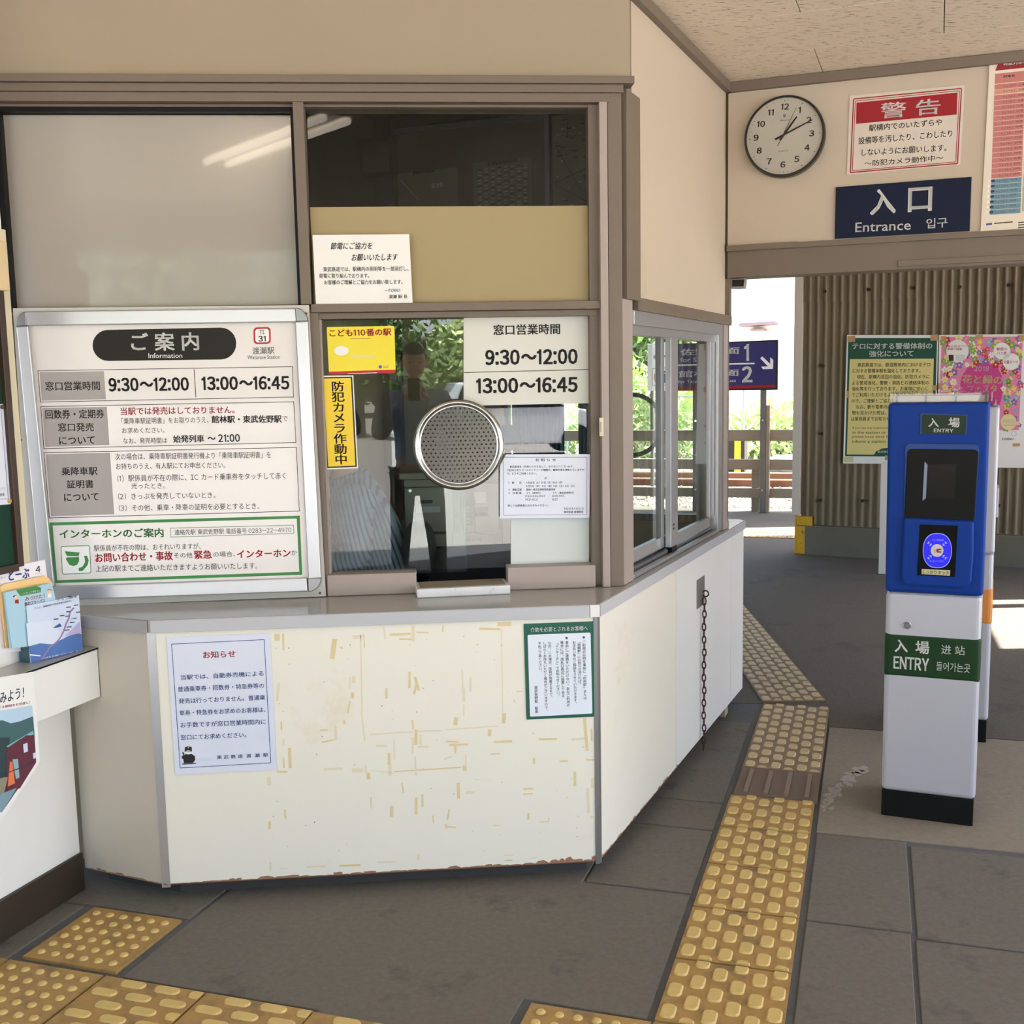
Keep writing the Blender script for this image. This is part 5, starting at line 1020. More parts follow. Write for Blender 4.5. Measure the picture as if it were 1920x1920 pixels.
for i, (u, d, h, rx) in enumerate(((-3.2, -8.5, 1.7, 1.5), (-.6, -8.2, 1.0, 1.3), (.9, -8.6, .9, 1.2), (-5.4, -9, 2.3, 1.7), (-7.6, -9, 2.6, 1.7))):
    p_ = PT.pt(u, 0, d); tree((p_.x, p_.y, 0), h, (rx, rx * .6, h * .62), 2600, .10, 20 + i, ['bright green bush behind the track, seen left through the side window', 'low bright bush behind the track just left of the sign post', 'low bright bush behind the track right of the sign post', 'tall green bush farther left behind the track', 'tallest green bush at the far left behind the track'][i], 'bush', lgl, False)
for i, (u, d, h) in enumerate(((-13, -17, 6.0), (-9.4, -18, 5.0), (-6.4, -19, 3.6))):
    p_ = PT.pt(u, 0, d); tree((p_.x, p_.y, 0), h, (2.2, 2.0, h * .45), 3500, .18, 40 + i, ['large tree beyond the track at the far left', 'middle tree beyond the track', 'smaller round tree beyond the track nearest the white house'][i])
# wire fence far behind the track
wf = empty('wire_fence', tuple(PT.pt(0, 0, -7.4)), 'thin chain link fence behind the railway track', 'fence'); mb = MB(); gal = mat('galvanised wire', '#9aa2a8', .5, metal=.5)
dF = -7.4
for k in range(66):
    u = -7 + k * .14
    for sgn in (1, -1): mb.tube(PT.pt(u, .0, dF), PT.pt(u + sgn * 1.15, 1.15, dF), .0035, 3)
obj('wire_mesh', mb, gal, wf, kind='stuff')
for k in range(6): obj('post', MB().tube(PT.pt(-6 + k * 1.62, -.1, dF), PT.pt(-6 + k * 1.62, 1.45, dF), .022, 8), gal, wf)
obj('top_rail', MB().tube(PT.pt(-7.5, 1.18, dF), PT.pt(3, 1.18, dF), .016, 8), gal, wf)
# striped barrier block and stones behind the fence
P6 = Plane(tuple(PT.pt(0, 0, -5.2)), 109); P6.N = PT.N
bb = empty('barrier_block', tuple(P6.pt(P6.u(1378, 850), 0)), 'yellow and black barrier block behind the fence boards', 'barrier')
a_, b_ = P6.u(1350, 850), P6.u(1396, 850); zA, zB = .0, P6.z(1380, 826)
obj('body', MB().rect(P6, a_, zA - .05, b_, zB, -.4, 0), mat('sooty black', '#2b2723', .9, var=.4, vscale=20), bb, bevel=.01); obj('stripe', MB().rect(P6, P6.u(1377, 850), zA - .05, P6.u(1389, 850), zB + .001, -.1, .004), mat('barrier yellow', '#e8bf2a', .6), bb)
sto = MB(); rs_ = random.Random(9)
for i, (x, y, w) in enumerate(((1452, 846, .30), (1478, 842, .42), (1495, 850, .3), (1440, 852, .16))):
    c1_ = P6.pt(P6.u(x, y), .12, -.2); mbx = MB().ball(c1_, w, 9, 6, (1, .8, .42)); mbx.v = [tuple(V3(v) + V3((rs_.uniform(-.03, .03), rs_.uniform(-.03, .03), rs_.uniform(-.02, .02)))) for v in mbx.v]
    obj('rock', mbx, mat('grey rock', '#77787a', .9, var=.2, vscale=6), label=['grey rock left of the middle, behind the sign post fence', 'largest grey rock behind the fence right of the post', 'grey rock nearest the corrugated wall behind the fence', 'smallest dark rock right beside the sign post'][i], cat='rock')
# white house beyond
hw = empty('house', tuple(PT.pt(3, 0, -26)), 'pale overexposed house beyond the track with a thin roof edge', 'building'); Pn = Plane(tuple(PT.pt(0, 0, -24)), 105); Pn.N = PT.N
wm = mat('white render wall', '#f3eee6', .9)
obj('wall', MB().rect(Pn, -4.6, -.3, 9, 7.5, -6, 0), wm, hw); obj('wall', MB().rect(Pn, -8.5, -.3, -4.6, 3.2, -5, .4), wm, hw)
x0_, z0_ = Pn.uv(1393, 611); x1_, z1_ = Pn.uv(1459, 606)
obj('canopy', MB().slab(Pn, [(x0_, z0_ - .05), (x1_, z0_ - .02), (x1_, z0_ + .06), (x0_, z0_ + .03)], 0, .9), mat('mauve roof edge', '#8a7580', .7), hw); obj('canopy', MB().rect(Pn, Pn.u(1412, 620), Pn.z(1430, 621), Pn.u(1438, 620), Pn.z(1430, 618), 0, .6), mat('mauve roof edge', '', .7), hw)
obj('door', MB().rect(Pn, Pn.u(1436, 630), -.3, Pn.u(1448, 630), Pn.z(1440, 620), 0, .05), mat('pink door', '#e6c3c4', .7), hw); obj('downpipe', MB().tube(Pn.pt(Pn.u(1475, 600), 0, .08), Pn.pt(Pn.u(1475, 600), 7, .08), .05, 8), mat('pale pipe', '#cfcad6', .6), hw)
obj('window', MB().rect(Pn, -7.6, 1.2, -6.6, 2.3, .4, .45), mat('house glass', '#5d7280', .1), hw); obj('roof', MB().rect(Pn, -8.9, 3.2, -4.4, 3.45, -5.3, .8), mat('mauve roof edge', '', .7), hw)
yw = empty('yard_wall', tuple(PT.pt(1, 0, -12)), 'pale yard wall with a dark top rail beyond the track', 'wall'); P5 = Plane(tuple(PT.pt(0, 0, -12)), 112); P5.N = PT.N
obj('wall', MB().rect(P5, -1.0, -.3, 9, P5.z(1480, 699), -.15, 0), wm, yw); obj('top_rail', MB().rect(P5, -.5, P5.z(1480, 699), 9, P5.z(1480, 694.5), -.2, .03), mat('dark rail', '#2c2c34', .6), yw)

# ================================================================== INSIDE THE KIOSK
inner = mat('inner beige wall', '#a99c80', .8, var=.05); innerb = mat('shaded inner wall', '#3b3629', .8); innerd = mat('inner dark lino', '#4a443c', .7)  # innerb: darker copy of the beige, shade of the upper room painted in
iw = empty('wall_booth_rear', tuple(PK.pt(-.8, 0)), kind='structure')
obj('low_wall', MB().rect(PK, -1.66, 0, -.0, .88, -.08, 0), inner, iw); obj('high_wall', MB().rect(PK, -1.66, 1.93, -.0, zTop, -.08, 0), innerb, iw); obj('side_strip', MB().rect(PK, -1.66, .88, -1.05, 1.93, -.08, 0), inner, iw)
for a_, b_ in ((-1.05, -1.02), (-.54, -.51), (-.03, .0)): obj('window_stile', MB().rect(PK, a_, .88, b_, 1.93, -.06, -.02), alud, iw)
obj('window_rail', MB().rect(PK, -1.02, .88, -.03, .91, -.06, -.02), alud, iw); obj('window_rail', MB().rect(PK, -1.02, 1.90, -.03, 1.93, -.06, -.02), alud, iw)
obj('window_pane', MB().rect(PK, -1.02, .91, -.54, 1.90, -.042, -.038), paneret, iw); obj('window_pane', MB().rect(PK, -.51, .91, -.03, 1.90, -.042, -.038), paneret, iw)
pa, pb = PK.pt(-1.66, 0), PW.pt(-1.72, 0, -.02); PI = Plane(tuple(pa), math.degrees(math.atan2((pb - pa).x, (pb - pa).y))); lI = (pb - pa).length
if PI.N.x < 0: PI.N = -PI.N
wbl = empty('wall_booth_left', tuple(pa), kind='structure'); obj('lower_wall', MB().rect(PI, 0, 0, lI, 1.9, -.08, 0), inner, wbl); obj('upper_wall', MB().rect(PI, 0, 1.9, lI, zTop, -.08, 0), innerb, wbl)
obj('wall_below_sill', MB().rect(PW, -1.7, .0, .04, H0 - .04, -.09, -.06), inner, kind='structure')
P_ = [PW.pt(-1.7, 0, -.1), PW.pt(.1, 0, -.1), PRW.pt(1.38, 0, -.08), PK.pt(-.02, 0, .02), PK.pt(-1.64, 0, .02)]
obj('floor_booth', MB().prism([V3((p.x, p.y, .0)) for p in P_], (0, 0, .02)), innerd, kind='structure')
PI0 = PK
obj('pillar', MB().rect(PK, PK.u(722, 300, .04), 0, PK.u(737, 300, .04), CEIL, .0, .05), mat('dark pillar', '#2c2820', .6), iw, bevel=.003)
obj('beam_box', MB().rect(PK, PK.u(684, 260, .1), 2.47, PK.u(737, 260, .1), 2.63, .05, .14), innerb, iw, bevel=.003)
wb = empty('whiteboard', tuple(PK.pt(-1.1, 2.3)), 'large framed white board high on the rear wall inside the kiosk', 'board')
ua, ub = PK.u(739, 300, .02), PK.u(1022, 300, .02)
obj('surface', MB().rect(PK, ua, 1.96, ub, 2.66, .004, .014), mat('shaded whiteboard skin', '#5a5340', .5), wb); obj('frame_rail', MB().rect(PK, ua - .02, 2.66, ub + .02, 2.685, .004, .024), alud, wb); obj('frame_rail', MB().rect(PK, ub, 1.96, ub + .02, 2.66, .004, .024), alud, wb); obj('frame_rail', MB().rect(PK, ua - .02, 1.96, ua, 2.66, .004, .024), alud, wb)  # white board surface darkened, the room's shade is in its colour
_, s = board('timetable', 'dim printed timetable pinned to the board inside the kiosk', 'notice', PK, [(1010, 482), (1355, 445), (1360, 900), (1020, 930)], .015, .017, mat('shaded paper', '#6e6752', .6), cv3)  # paper colour darkened likewise to stand in for indoor shade
s.text('渡瀬駅発車時刻表', (1095, 488), (1268, 466), 26, ink, .02)
for r_ in range(22):
    for c_ in range(8): s.line((1040 + c_ * 38, 522 - c_ * 4 + r_ * 16), (1062 + c_ * 38, 520 - c_ * 4 + r_ * 16), 5, grayc if (r_ + c_) % 3 else ink)
s.done(NM)
_, s = board('notice', 'dim notice pinned left of the timetable inside the kiosk', 'notice', PK, [(575, 545), (920, 505), (925, 900), (580, 930)], .015, .017, mat('shaded paper', '', .6), cv3)
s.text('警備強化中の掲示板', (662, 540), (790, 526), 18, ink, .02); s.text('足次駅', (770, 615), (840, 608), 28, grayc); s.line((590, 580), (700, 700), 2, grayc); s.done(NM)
_, s = board('route_map', 'dim railway route map on the rear wall at the right inside the kiosk', 'poster', PK, [(1470, 210), (1790, 175), (1790, 900), (1480, 930)], .006, .010, mat('shaded paper', '', .6), cv3)
mr_ = random.Random(4)
for k in range(46):
    x, y = mr_.uniform(1485, 1700), mr_.uniform(230, 760); s.line((x, y), (x + mr_.uniform(8, 34), y - 3), mr_.uniform(4, 9), ink if k % 3 else grayc)
for a, b in (((1480, 600), (1700, 500)), ((1490, 610), (1700, 720)), ((1500, 400), (1640, 640)), ((1560, 240), (1560, 330))): s.line(a, b, 4, ink)
s.done(NM)
# curtains in the rear window
for i in range(5):
    u0_ = PK.u((965, 988, 1012, 1036, 1087)[i], 800); vs = []; fs = []
    for k in range(19):
        u = u0_ + .062 * k / 18; o = .03 + .012 * math.sin(k * 1.2 + i); vs += [PK.pt(u, .95, o), PK.pt(u, 1.9, o)]
    cu = obj('curtain', MB().add(vs, [(2 * k, 2 * k + 2, 2 * k + 3, 2 * k + 1) for k in range(18)]), mat('blue grey curtain', '#4f626f', .8), smooth=True, label='blue grey curtain strip inside the rear window, ' + ['leftmost of all', 'second from the left', 'third from the left', 'just left of the bright gap', 'right of the bright gap'][i], cat='curtain', group='curtain strips in the rear window')
    sd_ = cu.modifiers.new('thick', 'SOLIDIFY'); sd_.thickness = .003
# disc ring on the rear window
rg = empty('speaking_disc', tuple(PK.pt(-.3, 1.3, .02)), 'clear disc with a grey ring on the rear window seen through the side window', 'speaking grille')
ur_, zr_ = PK.u(1184, 797, .01), PK.z(1184, 797, .01)
obj('ring', MB().torus(PK.pt(ur_, zr_, .0), PK.N, .135, .010, 56, 10, ex=PK.D), mat('satin ring', '#a8a8a8', .35, metal=.6), rg, smooth=True); obj('clear_plate', MB().disc(PK, ur_, zr_, .13, -.003, .001, 40), glass('hazy acrylic', (.82, .82, .82), 1.49, 1.2), rg)
# office machines on the inner desk
PD = Plane(tuple(PW.pt(0, 0, -.85)), AZM); PD.N = PW.N
gm = mat('warm grey casing', '#8d8b80', .5); gmd = mat('dark casing', '#26262a', .5)
def pdr(nm, x0, y0, x1, y1, o0, o1, m, par, bev=.004, **k): return obj(nm, MB().rect(PD, PD.u(x0, 900, o1), PD.z((x0 + x1) / 2, y1, o1), PD.u(x1, 900, o1), PD.z((x0 + x1) / 2, y0, o1), o0, o1), m, par, bevel=bev, **k)
tm = empty('ticket_issuing_machine', tuple(PD.pt(-.35, .7)), 'grey ticket issuing machine with a slot behind the speaking disc', 'machine')
pdr('casing', 757, 914, 848, 998, -.4, 0, gm, tm); pdr('lid', 748, 886, 868, 898, -.4, .02, gm, tm); pdr('slot', 785, 938, 810, 944, 0, .004, gmd, tm, 0); pdr('label_strip', 778, 950, 824, 961, 0, .003, mat('pale strip', '#b9bfc0', .5), tm, 0); pdr('upper_casing', 757, 898, 848, 913, -.4, -.01, gm, tm)
obj('key_lock', MB().disc(PD, PD.u(769, 920), PD.z(769, 920), .006, 0, .006, 12), chrome, tm)
t2 = empty('ticket_printer', tuple(PD.pt(-.1, .7)), 'grey printer with a paper sign and dark outlet right of the disc', 'machine')
pdr('casing', 868, 904, 938, 999, -.4, 0, gm, t2); pdr('front_plate', 888, 906, 935, 997, 0, .02, mat('grey front plate', '#9b9b94', .5), t2); pdr('paper_sign', 889, 922, 911, 943, .02, .022, mat('dim label', '#c9c9c0', .5), t2, 0); pdr('outlet', 889, 950, 914, 968, .02, .024, mat('slate outlet', '#5d6676', .4), t2, 0); pdr('outlet_mouth', 890, 961, 914, 968, .024, .026, gmd, t2, 0)
for k in range(6): pdr('vent_slot', 872, 950 + k * 7, 880, 954 + k * 7, 0, .003, mat('vent grey', '#a9a9a4', .5), t2, 0)
dk_ = empty('desk_cabinet', tuple(PD.pt(-.2, 0)), 'grey desk cabinet with a drawer under the machines', 'cabinet')
pdr('body', 748, 1001, 960, 1024, -.5, .01, gm, dk_); dr = pdr('drawer', 845, 1002, 928, 1022, .01, .025, gm, dk_); pdr('handle', 869, 1011, 900, 1014, .025, .035, gmd, dr, .002)
obj('pedestal', MB().rect(PD, PD.u(760, 900), .02, PD.u(985, 900), PD.z(850, 1025), -.5, -.02), gmd, dk_, bevel=.01)
pdr('grey_box', 940, 975, 962, 1020, -.4, .06, gm, None, label='grey box beside the printer inside the kiosk', cat='box')
mo = empty('desk_fan', tuple(PD.pt(.05, 1.1)), 'round black desk fan behind the disc inside the kiosk', 'fan')
obj('head', MB().disc(PD, PD.u(962, 826), PD.z(962, 826), .055, -.30, -.22, 24), black, mo, bevel=.01); obj('stem', MB().rect(PD, PD.u(958, 826), PD.z(958, 885), PD.u(966, 826), PD.z(962, 840), -.28, -.25), gmd, mo)
pdr('folder', 926, 766, 948, 885, -.42, -.40, mat('buff card', '#b9a878', .6), None, .001, label='upright buff folder standing behind the printer', cat='folder')
pdr('shelf_unit', 900, 885, 960, 903, -.45, -.1, gm, None, label='low grey shelf behind the printer', cat='shelf')

# ---------------------------------------------------------------- people
def skinmesh(name, pts, edges, m, par, sub=2, label=None):
    me = bpy.data.meshes.new(name); ks = list(pts); me.from_pydata([pts[k][0] for k in ks], [(ks.index(a), ks.index(b)) for a, b in edges], [])
    me.materials.append(m); o = bpy.data.objects.new(name, me); C.objects.link(o)
    if par: o.parent = par; o.matrix_parent_inverse = Matrix.Translation(-V3(LOC.get(par.name, (0, 0, 0))))
    bm = bmesh.new(); bm.from_mesh(me); sl = bm.verts.layers.skin.verify(); bm.verts.ensure_lookup_table()
    for i, k in enumerate(ks):
        r_ = pts[k][1]; bm.verts[i][sl].radius = r_ if isinstance(r_, tuple) else (r_, r_); bm.verts[i][sl].use_root = (i == 0)
    bm.to_mesh(me); bm.free()
    o.modifiers.new('skin', 'SKIN').use_smooth_shade = True; sb = o.modifiers.new('sub', 'SUBSURF'); sb.levels = sb.render_levels = sub
    if label: o['label'] = label
    return o
skinm = mat('skin', '#d9a888', .55); hairm = mat('black hair', '#16120f', .5)
def head(par, c, yaw, r_=.098, hair=True, tilt=0):
    mb = MB().ball((0, 0, 0), r_, 24, 16, (.80, .98, 1.18)); out = []
    for v in mb.v:
        x, y, z = v
        if z < -.02: k_ = 1 + (z + .02) * 2.2; x *= max(k_, .5); y = y * max(k_, .55) + (.015 if y > 0 else 0)
        out.append((x, y, z))
    mb.v = out
    mb.ball((0, r_ * 1.02, -.012), .015, 10, 6, (.8, 1.2, 1.4)); mb.ball((-r_ * .82, 0, -.005), .018, 8, 6, (.5, 1, 1.5)); mb.ball((r_ * .82, 0, -.005), .018, 8, 6, (.5, 1, 1.5))
    M_ = Matrix.Translation(c) @ Matrix.Rotation(rad(-yaw), 4, 'Z') @ Matrix.Rotation(rad(tilt), 4, 'X')
    mb.v = [tuple(M_ @ V3(v)) for v in mb.v]; h_ = obj('head', mb, skinm, par, smooth=True)
    e_ = MB()
    for sx in (-1, 1): e_.ball((sx * .032, r_ * .88, .012), .009, 8, 6, (1.4, .6, .8)); e_.prism([(sx * .018, r_ * .94, .034), (sx * .048, r_ * .86, .034), (sx * .048, r_ * .86, .040), (sx * .018, r_ * .94, .041)], (0, .006, 0))
    e_.v = [tuple(M_ @ V3(v)) for v in e_.v]; obj('eyes', e_, mat('dark eyes', '#1c1410', .3), h_)
    l_ = MB().ball((0, r_ * .86, -.056), .02, 8, 6, (1.2, .5, .3)); l_.v = [tuple(M_ @ V3(v)) for v in l_.v]; obj('mouth', l_, mat('lips', '#a8604f', .5), h_)
    if hair:
        hb_ = MB().ball((0, -.008, .02), r_ * 1.06, 24, 16, (.83, 1.0, 1.12)); f_ = [f for f in hb_.f if all(hb_.v[i][2] > .045 or (hb_.v[i][1] < .01 and hb_.v[i][2] > -.06) for i in f)]
        hb_.f = f_; hb_.v = [tuple(M_ @ V3(v)) for v in hb_.v]; ho = obj('hair', hb_, hairm, h_, smooth=True); sd = ho.modifiers.new('thick', 'SOLIDIFY'); sd.thickness = .008
def hand(par, wrist, fwd, side, up, curl=.5, mir=1):
    """palm with five jointed fingers, as one skinned mesh rooted at the wrist"""
    w = V3(wrist); f = V3(fwd).normalized(); s_ = V3(side).normalized() * mir; n_ = f.cross(s_).normalized() * mir; p = {'w': (w, .022), 'p': (w + f * .045, (.016, .030))}; e_ = [('w', 'p')]
    for i, (off, L) in enumerate(((-.028, .072), (-.010, .082), (.010, .078), (.027, .062))):
        b_ = w + f * .085 + s_ * off; c1 = b_ + (f * math.cos(curl * .6) + n_ * math.sin(curl * .6)) * L * .5; c2 = c1 + (f * math.cos(curl * 1.6) + n_ * math.sin(curl * 1.6)) * L * .5
        p['a%d' % i] = (b_, .010); p['b%d' % i] = (c1, .0088); p['c%d' % i] = (c2, .0075); e_ += [('p', 'a%d' % i), ('a%d' % i, 'b%d' % i), ('b%d' % i, 'c%d' % i)]
    t0 = w + f * .03 - s_ * .034; t1 = t0 + (f * .7 - s_ * .5 + n_ * .4).normalized() * .035; t2 = t1 + (f * .9 - s_ * .1 + n_ * .5).normalized() * .028
    p['t0'] = (t0, .012); p['t1'] = (t1, .0105); p['t2'] = (t2, .009); e_ += [('w', 't0'), ('t0', 't1'), ('t1', 't2')]
    return skinmesh('hand', p, e_, skinm, par, 1)
def stripes():
    m = mat('striped blue shirt', '#6c8299', .8); nt = m.node_tree; b = nt.nodes['Principled BSDF']; N = nt.nodes.new
    tc_ = N('ShaderNodeTexCoord'); w = N('ShaderNodeTexWave'); w.inputs['Scale'].default_value = 21; w.inputs['Distortion'].default_value = .8; w.inputs['Detail Scale'].default_value = .3; w.bands_direction = 'X'
    r_ = N('ShaderNodeMapRange'); r_.inputs[1].default_value = .55; r_.inputs[2].default_value = .8; mx = N('ShaderNodeMix'); mx.data_type = 'RGBA'; mx.inputs[6].default_value = (*lin('#7f95a8'), 1); mx.inputs[7].default_value = (*lin('#2f4058'), 1)
    mp = N('ShaderNodeMapping'); mp.inputs['Rotation'].default_value = (.1, .25, .1); nt.links.new(tc_.outputs['Object'], mp.inputs[0]); nt.links.new(mp.outputs[0], w.inputs[0]); nt.links.new(w.outputs[0], r_.inputs[0]); nt.links.new(r_.outputs[0], mx.inputs[0]); nt.links.new(mx.outputs[2], b.inputs[0]); return m
shirtm = stripes(); trous = mat('dark trousers', '#1d1f26', .8)
wp = lambda x, y, o: PW.pt(*PW.uv(x, y, o), o)
clk = empty('person', tuple(wp(700, 1180, -.58)), 'person in a striped blue shirt seated at the desk inside the ticket window, back turned', 'person')
J = {'pel': (wp(728, 1165, -.60), (.15, .12)), 'waist': (wp(716, 1075, -.60), (.145, .115)), 'mid': (wp(694, 1000, -.59), (.150, .12)), 'chest': (wp(668, 940, -.57), (.140, .12)), 'neck0': (wp(648, 892, -.56), .075), 'neck': (wp(640, 862, -.56), .052),
     'sh': (wp(652, 935, -.43), .078), 'el': (wp(668, 1050, -.38), .060), 'wr': (wp(598, 1072, -.34), .036), 'sh2': (wp(640, 930, -.72), .078), 'el2': (wp(640, 1045, -.76), .060), 'wr2': (wp(585, 1060, -.66), .036),
     'hip': (wp(715, 1185, -.50), .095), 'kn': (wp(600, 1190, -.46), .068), 'an': (V3((*wp(612, 1300, -.46)[:2], .10)), .045), 'hip2': (wp(715, 1185, -.70), .095), 'kn2': (wp(600, 1185, -.70), .068), 'an2': (V3((*wp(612, 1300, -.70)[:2], .10)), .045)}
arms = [('chest', 'sh'), ('sh', 'el'), ('el', 'wr'), ('chest', 'sh2'), ('sh2', 'el2'), ('el2', 'wr2')]; tor = [('pel', 'waist'), ('waist', 'mid'), ('mid', 'chest'), ('chest', 'neck0')]; legs = [('pel', 'hip'), ('hip', 'kn'), ('kn', 'an'), ('pel', 'hip2'), ('hip2', 'kn2'), ('kn2', 'an2')]
def fat(ks, k=1.0, add=.0): return {a: (J[a][0], tuple(x * k + add for x in J[a][1]) if isinstance(J[a][1], tuple) else J[a][1] * k + add) for a in ks}
skinmesh('body', fat(list(J), .78), tor + [('neck0', 'neck')] + arms + legs, skinm, clk)
skinmesh('shirt', fat(['pel', 'waist', 'mid', 'chest', 'neck0', 'sh', 'el', 'wr', 'sh2', 'el2', 'wr2'], 1.04, .012), tor + arms, shirtm, clk)
skinmesh('trousers', fat(['pel', 'hip', 'kn', 'an', 'hip2', 'kn2', 'an2'], .98, .006), legs, trous, clk)
head(clk, wp(622, 808, -.56), 255, tilt=-20)
hand(clk, J['wr'][0], PW.D * -1 + V3((0, 0, -.1)), PW.N, (0, 0, 1), .4); hand(clk, J['wr2'][0], PW.D * -1, PW.N, (0, 0, 1), .4)
for a in ('an', 'an2'):
    p = J[a][0]; obj('shoe', MB().ball(p + V3((-.06, 0, -.045)), .05, 12, 8, (2.4, .9, .85)), black, clk, smooth=True)
oc = empty('office_chair', tuple(wp(730, 1200, -.60)), 'dark office chair the clerk sits on inside the kiosk', 'chair'); sp_ = wp(728, 1200, -.60); sp_.z = .40
obj('seat', MB().ball(sp_, .23, 20, 8, (1, 1, .22)), gmd, oc, smooth=True); bk = wp(786, 1030, -.55); obj('backrest', MB().ball(bk, .085, 16, 12, (.75, 2.0, 1.3)), gmd, oc, smooth=True); obj('stem', MB().tube((sp_.x, sp_.y, .08), (sp_.x, sp_.y, .37), .025), alud, oc); obj('back_bar', MB().tube((bk.x + .02, bk.y, .80), (sp_.x + .2, sp_.y, .40), .015), gmd, oc)
for k in range(5): a = 2 * math.pi * k / 5; obj('leg', MB().tube((sp_.x, sp_.y, .09), (sp_.x + .26 * math.cos(a), sp_.y + .26 * math.sin(a), .05), .016, 8, .012), gmd, oc)

# the person taking the photograph, seen mirrored in the window glass
ph = empty('person', (.03, -.36, 0), 'person in a blue grey cardigan holding up a phone, seen mirrored in the ticket window', 'person')
X0, Y0 = .03, -.36
J = {'pel': (V3((X0, Y0, .94)), (.155, .11)), 'waist': (V3((X0, Y0 + .01, 1.08)), (.135, .105)), 'mid': (V3((X0, Y0 + .01, 1.22)), (.145, .115)), 'chest': (V3((X0, Y0, 1.36)), (.150, .115)), 'neck0': (V3((X0, Y0, 1.46)), .07), 'neck': (V3((X0, Y0 + .01, 1.53)), .052)}
for sx, n_ in ((-1, ''), (1, '2')):
    J['sh' + n_] = (V3((X0 + sx * .185, Y0, 1.41)), .062); J['el' + n_] = (V3((X0 + sx * .25, Y0 + .10, 1.17)), .048); J['wr' + n_] = (V3((X0 * .5 + sx * .075, Y0 + .28, 1.40)), .031)
    J['hip' + n_] = (V3((X0 + sx * .09, Y0, .88)), .092); J['kn' + n_] = (V3((X0 + sx * .12, Y0 + .02, .49)), .062); J['an' + n_] = (V3((X0 + sx * .14, Y0 - .01, .09)), .042)
skinmesh('body', fat(list(J), .88), tor + [('neck0', 'neck')] + arms + legs, skinm, ph)
card_m = mat('blue grey knit', '#aab6d2', .9, bump=.3, bscale=200)
skinmesh('cardigan', fat(['pel', 'waist', 'mid', 'chest', 'neck0', 'sh', 'el', 'wr', 'sh2', 'el2', 'wr2'], 1.0, .012), tor + arms, card_m, ph)
skinmesh('trousers', fat(['pel', 'hip', 'kn', 'an', 'hip2', 'kn2', 'an2'], 1.0, .010), legs, mat('charcoal trousers', '#6a665e', .8), ph)
obj('collar', MB().torus((X0, Y0 + .01, 1.485), (0, .15, 1), .062, .016, 24, 8), white, ph, smooth=True, label='white shirt collar')
head(ph, V3((X0, Y0 + .03, 1.645)), 0, tilt=-8)
hand(ph, J['wr'][0], (.35, .1, .9), (0, 1, 0), 0, .7, 1); hand(ph, J['wr2'][0], (-.35, .1, .9), (0, 1, 0), 0, .7, -1)
for n_ in ('', '2'): p = J['an' + n_][0]; obj('shoe', MB().ball(p + V3((0, .06, -.045)), .05, 12, 8, (.95, 2.5, .85)), black, ph, smooth=True)
obj('smartphone', MB().box(-.036, -.034, 1.40, .038, -.026, 1.545), blackg, label='black smartphone held up by the person mirrored in the glass', cat='phone', bevel=.004)

# ================================================================== CEILING LAMP
lmp = empty('ceiling_lamp', (-.77, 1.42, 2.70), 'twin tube fluorescent lamp on the ceiling, seen mirrored in the blank panel', 'lamp')
PLm = Plane((-.77, 1.42, 0), 30); PLm.N = V3((math.cos(rad(30)), -math.sin(rad(30)), 0))
obj('housing', MB().rect(PLm, -.62, 2.685, .62, 2.729, -.09, .09), mat('lamp housing', '#e8e4da', .4), lmp, bevel=.004)
tub = mat('lit tube', '#fff4e0', .5, emit='#fff0dc', estr=2.4)
for o in (-.06, .06): obj('tube', MB().tube(PLm.pt(-.6, 2.668, o), PLm.pt(.6, 2.668, o), .016, 12), tub, lmp, smooth=True)

# ================================================================== ROOFS AND THE STREET BEHIND THE CAMERA
rfm = mat('canopy steel', '#8a847a', .7)
cn = empty('ceiling_canopy', (3, 7, 2.85), kind='structure')
pk0, pk1 = PK.pt(0, 0, -.13), PK.pt(6, 0, -.13)
obj('shading_roof_sheet', MB().prism([V3((-6, 6.22, 2.9)), V3((pk0.x, 6.22, 2.9)), V3((.8, 5.1, 2.9)), V3((pk1.x, pk1.y, 2.9)), V3((pk1.x, 6.42, 2.9)), V3((4.33, 6.42, 2.9)), V3((4.66, 7.5, 2.9)), V3((9, 7.5, 2.9)), V3((9, 7.62, 2.9)), V3((4.2, 7.62, 2.9)), V3((4.2, 7.76, 2.9)), V3((9, 7.76, 2.9)), V3((9, 10.98, 2.9)), V3((-6, 10.98, 2.9))], (0, 0, .05)), rfm, cn)  # unseen roof; notch and slit shaped to let a sun patch through
obj('shading_roof_sheet', MB().prism([V3((-6, 11.62, 2.9)), V3((9, 11.62, 2.9)), V3((9, 12.7, 2.9)), V3((-6, 13.6, 2.9))], (0, 0, .05)), rfm, cn)  # unseen sheet added past a gap, leaving a sunlit band before its shade
obj('fascia', MB().box(-5, -1.66, 2.5, 5.2, -1.6, 2.86), trimm, cn)
obj('roof_top', MB().box(-5.1, -1.7, 2.78, 5.3, 6.2, 2.9), rfm, cn)
fc = empty('forecourt', (0, -20, 0), kind='structure')
obj('paving', MB().box(-60, -90, -.20, 60, -1.9, -.03), mat('sunlit asphalt', '#aaa7a2', .9, var=.2, vscale=2, bump=.6, bscale=120), fc)
obj('side_paving', MB().box(5.2, -1.9, -.20, 60, 9.5, -.03), mat('sunlit asphalt', '', .9), fc)
for r in [(-3.2, -.345, -4.6, -3.2), (-.345, 1.2, -4.6, -3.2), (1.2, 3.4, -4.6, -2.9), (-3.2, -.345, -6.2, -4.6), (-.345, 1.2, -6.2, -4.6), (1.2, 3.4, -6.2, -4.6), (-4.4, -3.2, -5.8, -3.2), (3.4, 5.0, -5.0, -2.9)]: slab_st(*r)
obj('mortar_bed', MB().box(-6, -1.9, -.12, 6, -1.0, -.006), mortar, floor)
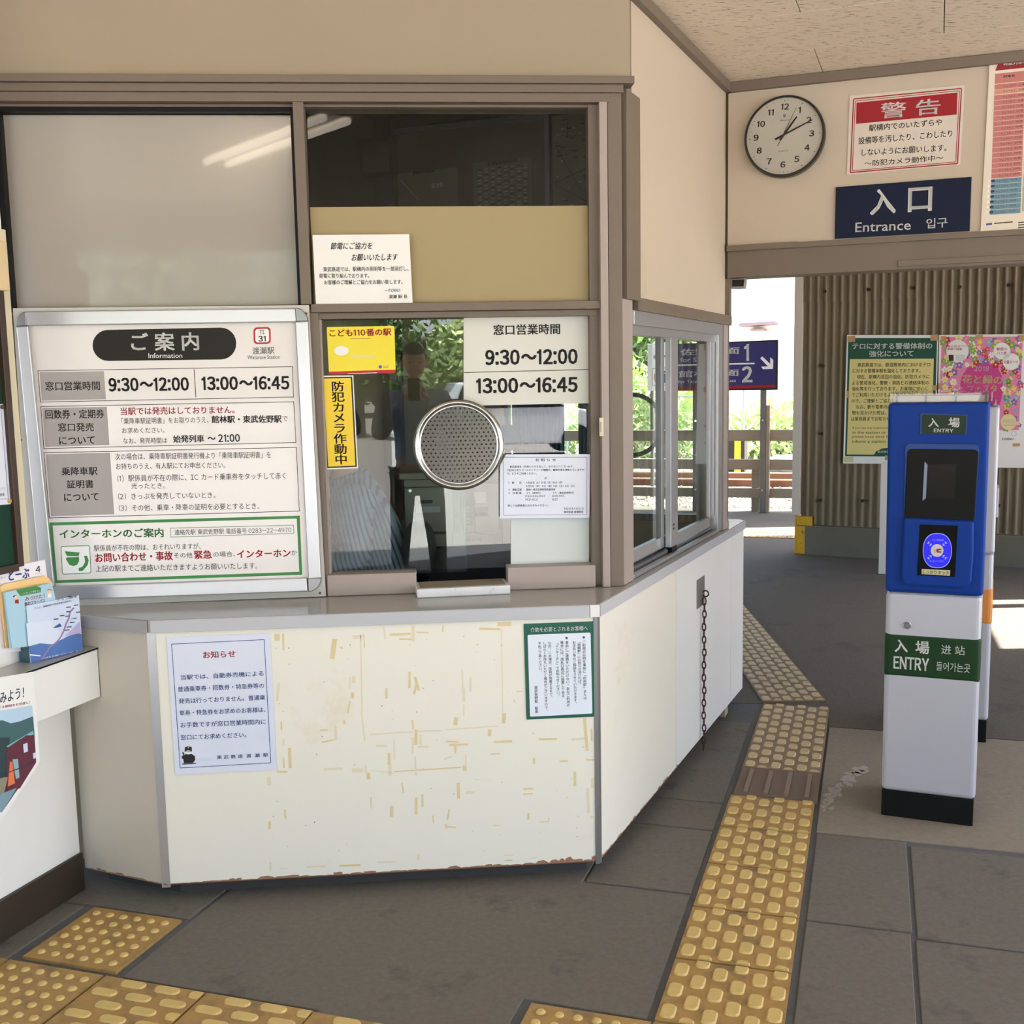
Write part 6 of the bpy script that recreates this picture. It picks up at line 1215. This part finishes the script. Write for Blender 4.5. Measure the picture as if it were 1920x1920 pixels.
obj('mortar_bed', MB().box(-6, -3.0, -.12, 6, -1.9, -.008), mortar, floor)
pil = empty('station_pillar', (2.9, -1.4, 0), 'grey station roof pillar behind the camera', 'pillar'); obj('shaft', MB().box(2.82, -1.48, 0, 2.98, -1.32, 2.73), trimm, pil, bevel=.01); obj('foot', MB().box(2.76, -1.54, 0, 3.04, -1.26, .12), conclite, pil, bevel=.01)
h2 = empty('house', (9, -45, 0), 'house with a grey tiled roof across the street, mirrored in the window', 'building')
obj('wall', MB().box(3.6, -52, -.1, 20, -43.5, 3.6), mat('dark house wall', '#6b6258', .8), h2)
til = mat('grey roof tile', '#8c8f96', .6, var=.2, vscale=3)
mb = MB()
for k in range(14):
    y = -42.7 - k * .42; z = 3.4 + k * .17; mb.prism([(2.6, y, z), (21, y, z), (21, y - .44, z + .17), (2.6, y - .44, z + .17)], (0, 0, .10))
obj('roof_tiles', mb, til, h2, kind='stuff'); obj('window', MB().box(6, -43.5, 1.0, 8.5, -43.44, 2.4), mat('house glass', '', .1), h2)
for i, a in enumerate(((.6, -26, 5.2, 2.4, 'broad tree across the street, mirrored left of the camera holder'), (-3.5, -24, 6.4, 2.6, 'tall dark tree across the street at the far left of the reflection'), (3.7, -24, 3.2, 1.6, 'bright green shrub across the street, mirrored right of the camera holder'), (7.5, -26, 3.6, 2.0, 'green shrub across the street farthest right in the reflection'), (-8, -22, 7, 3, 'large tree behind the camera to the far left'))):
    tree((a[0], a[1], 0), a[2], (a[3], a[3] * .8, a[2] * .46), 2600, .16, 60 + i, a[4], cols=[lg3, lg2] if i != 2 else [lg1, lg2])
car = empty('car', (3.2, -15, 0), 'white hatchback parked across the street, mirrored in the window', 'car'); cwm = mat('white car paint', '#eef0f2', .2, coat=.6)
prof = [(0, .25), (3.7, .25), (3.75, .75), (3.5, .85), (2.9, .95), (2.2, 1.45), (.5, 1.5), (.1, .95), (-.02, .8)]
obj('body', MB().prism([(1.6 + x, -16.5, z) for x, z in prof], (0, 1.5, 0)), cwm, car, bevel=.05, seg=3); obj('side_windows', MB().prism([(1.6 + x, -14.99, z) for x, z in ((.45, .98), (2.65, .98), (2.15, 1.38), (.6, 1.42))], (0, .01, 0)), blackg, car)
for x in (2.3, 4.5): obj('wheel', MB().tube((x, -15.1, .31), (x, -14.95, .31), .31, 20), black, car); obj('wheel', MB().tube((x, -16.55, .31), (x, -16.4, .31), .31, 20), black, car)
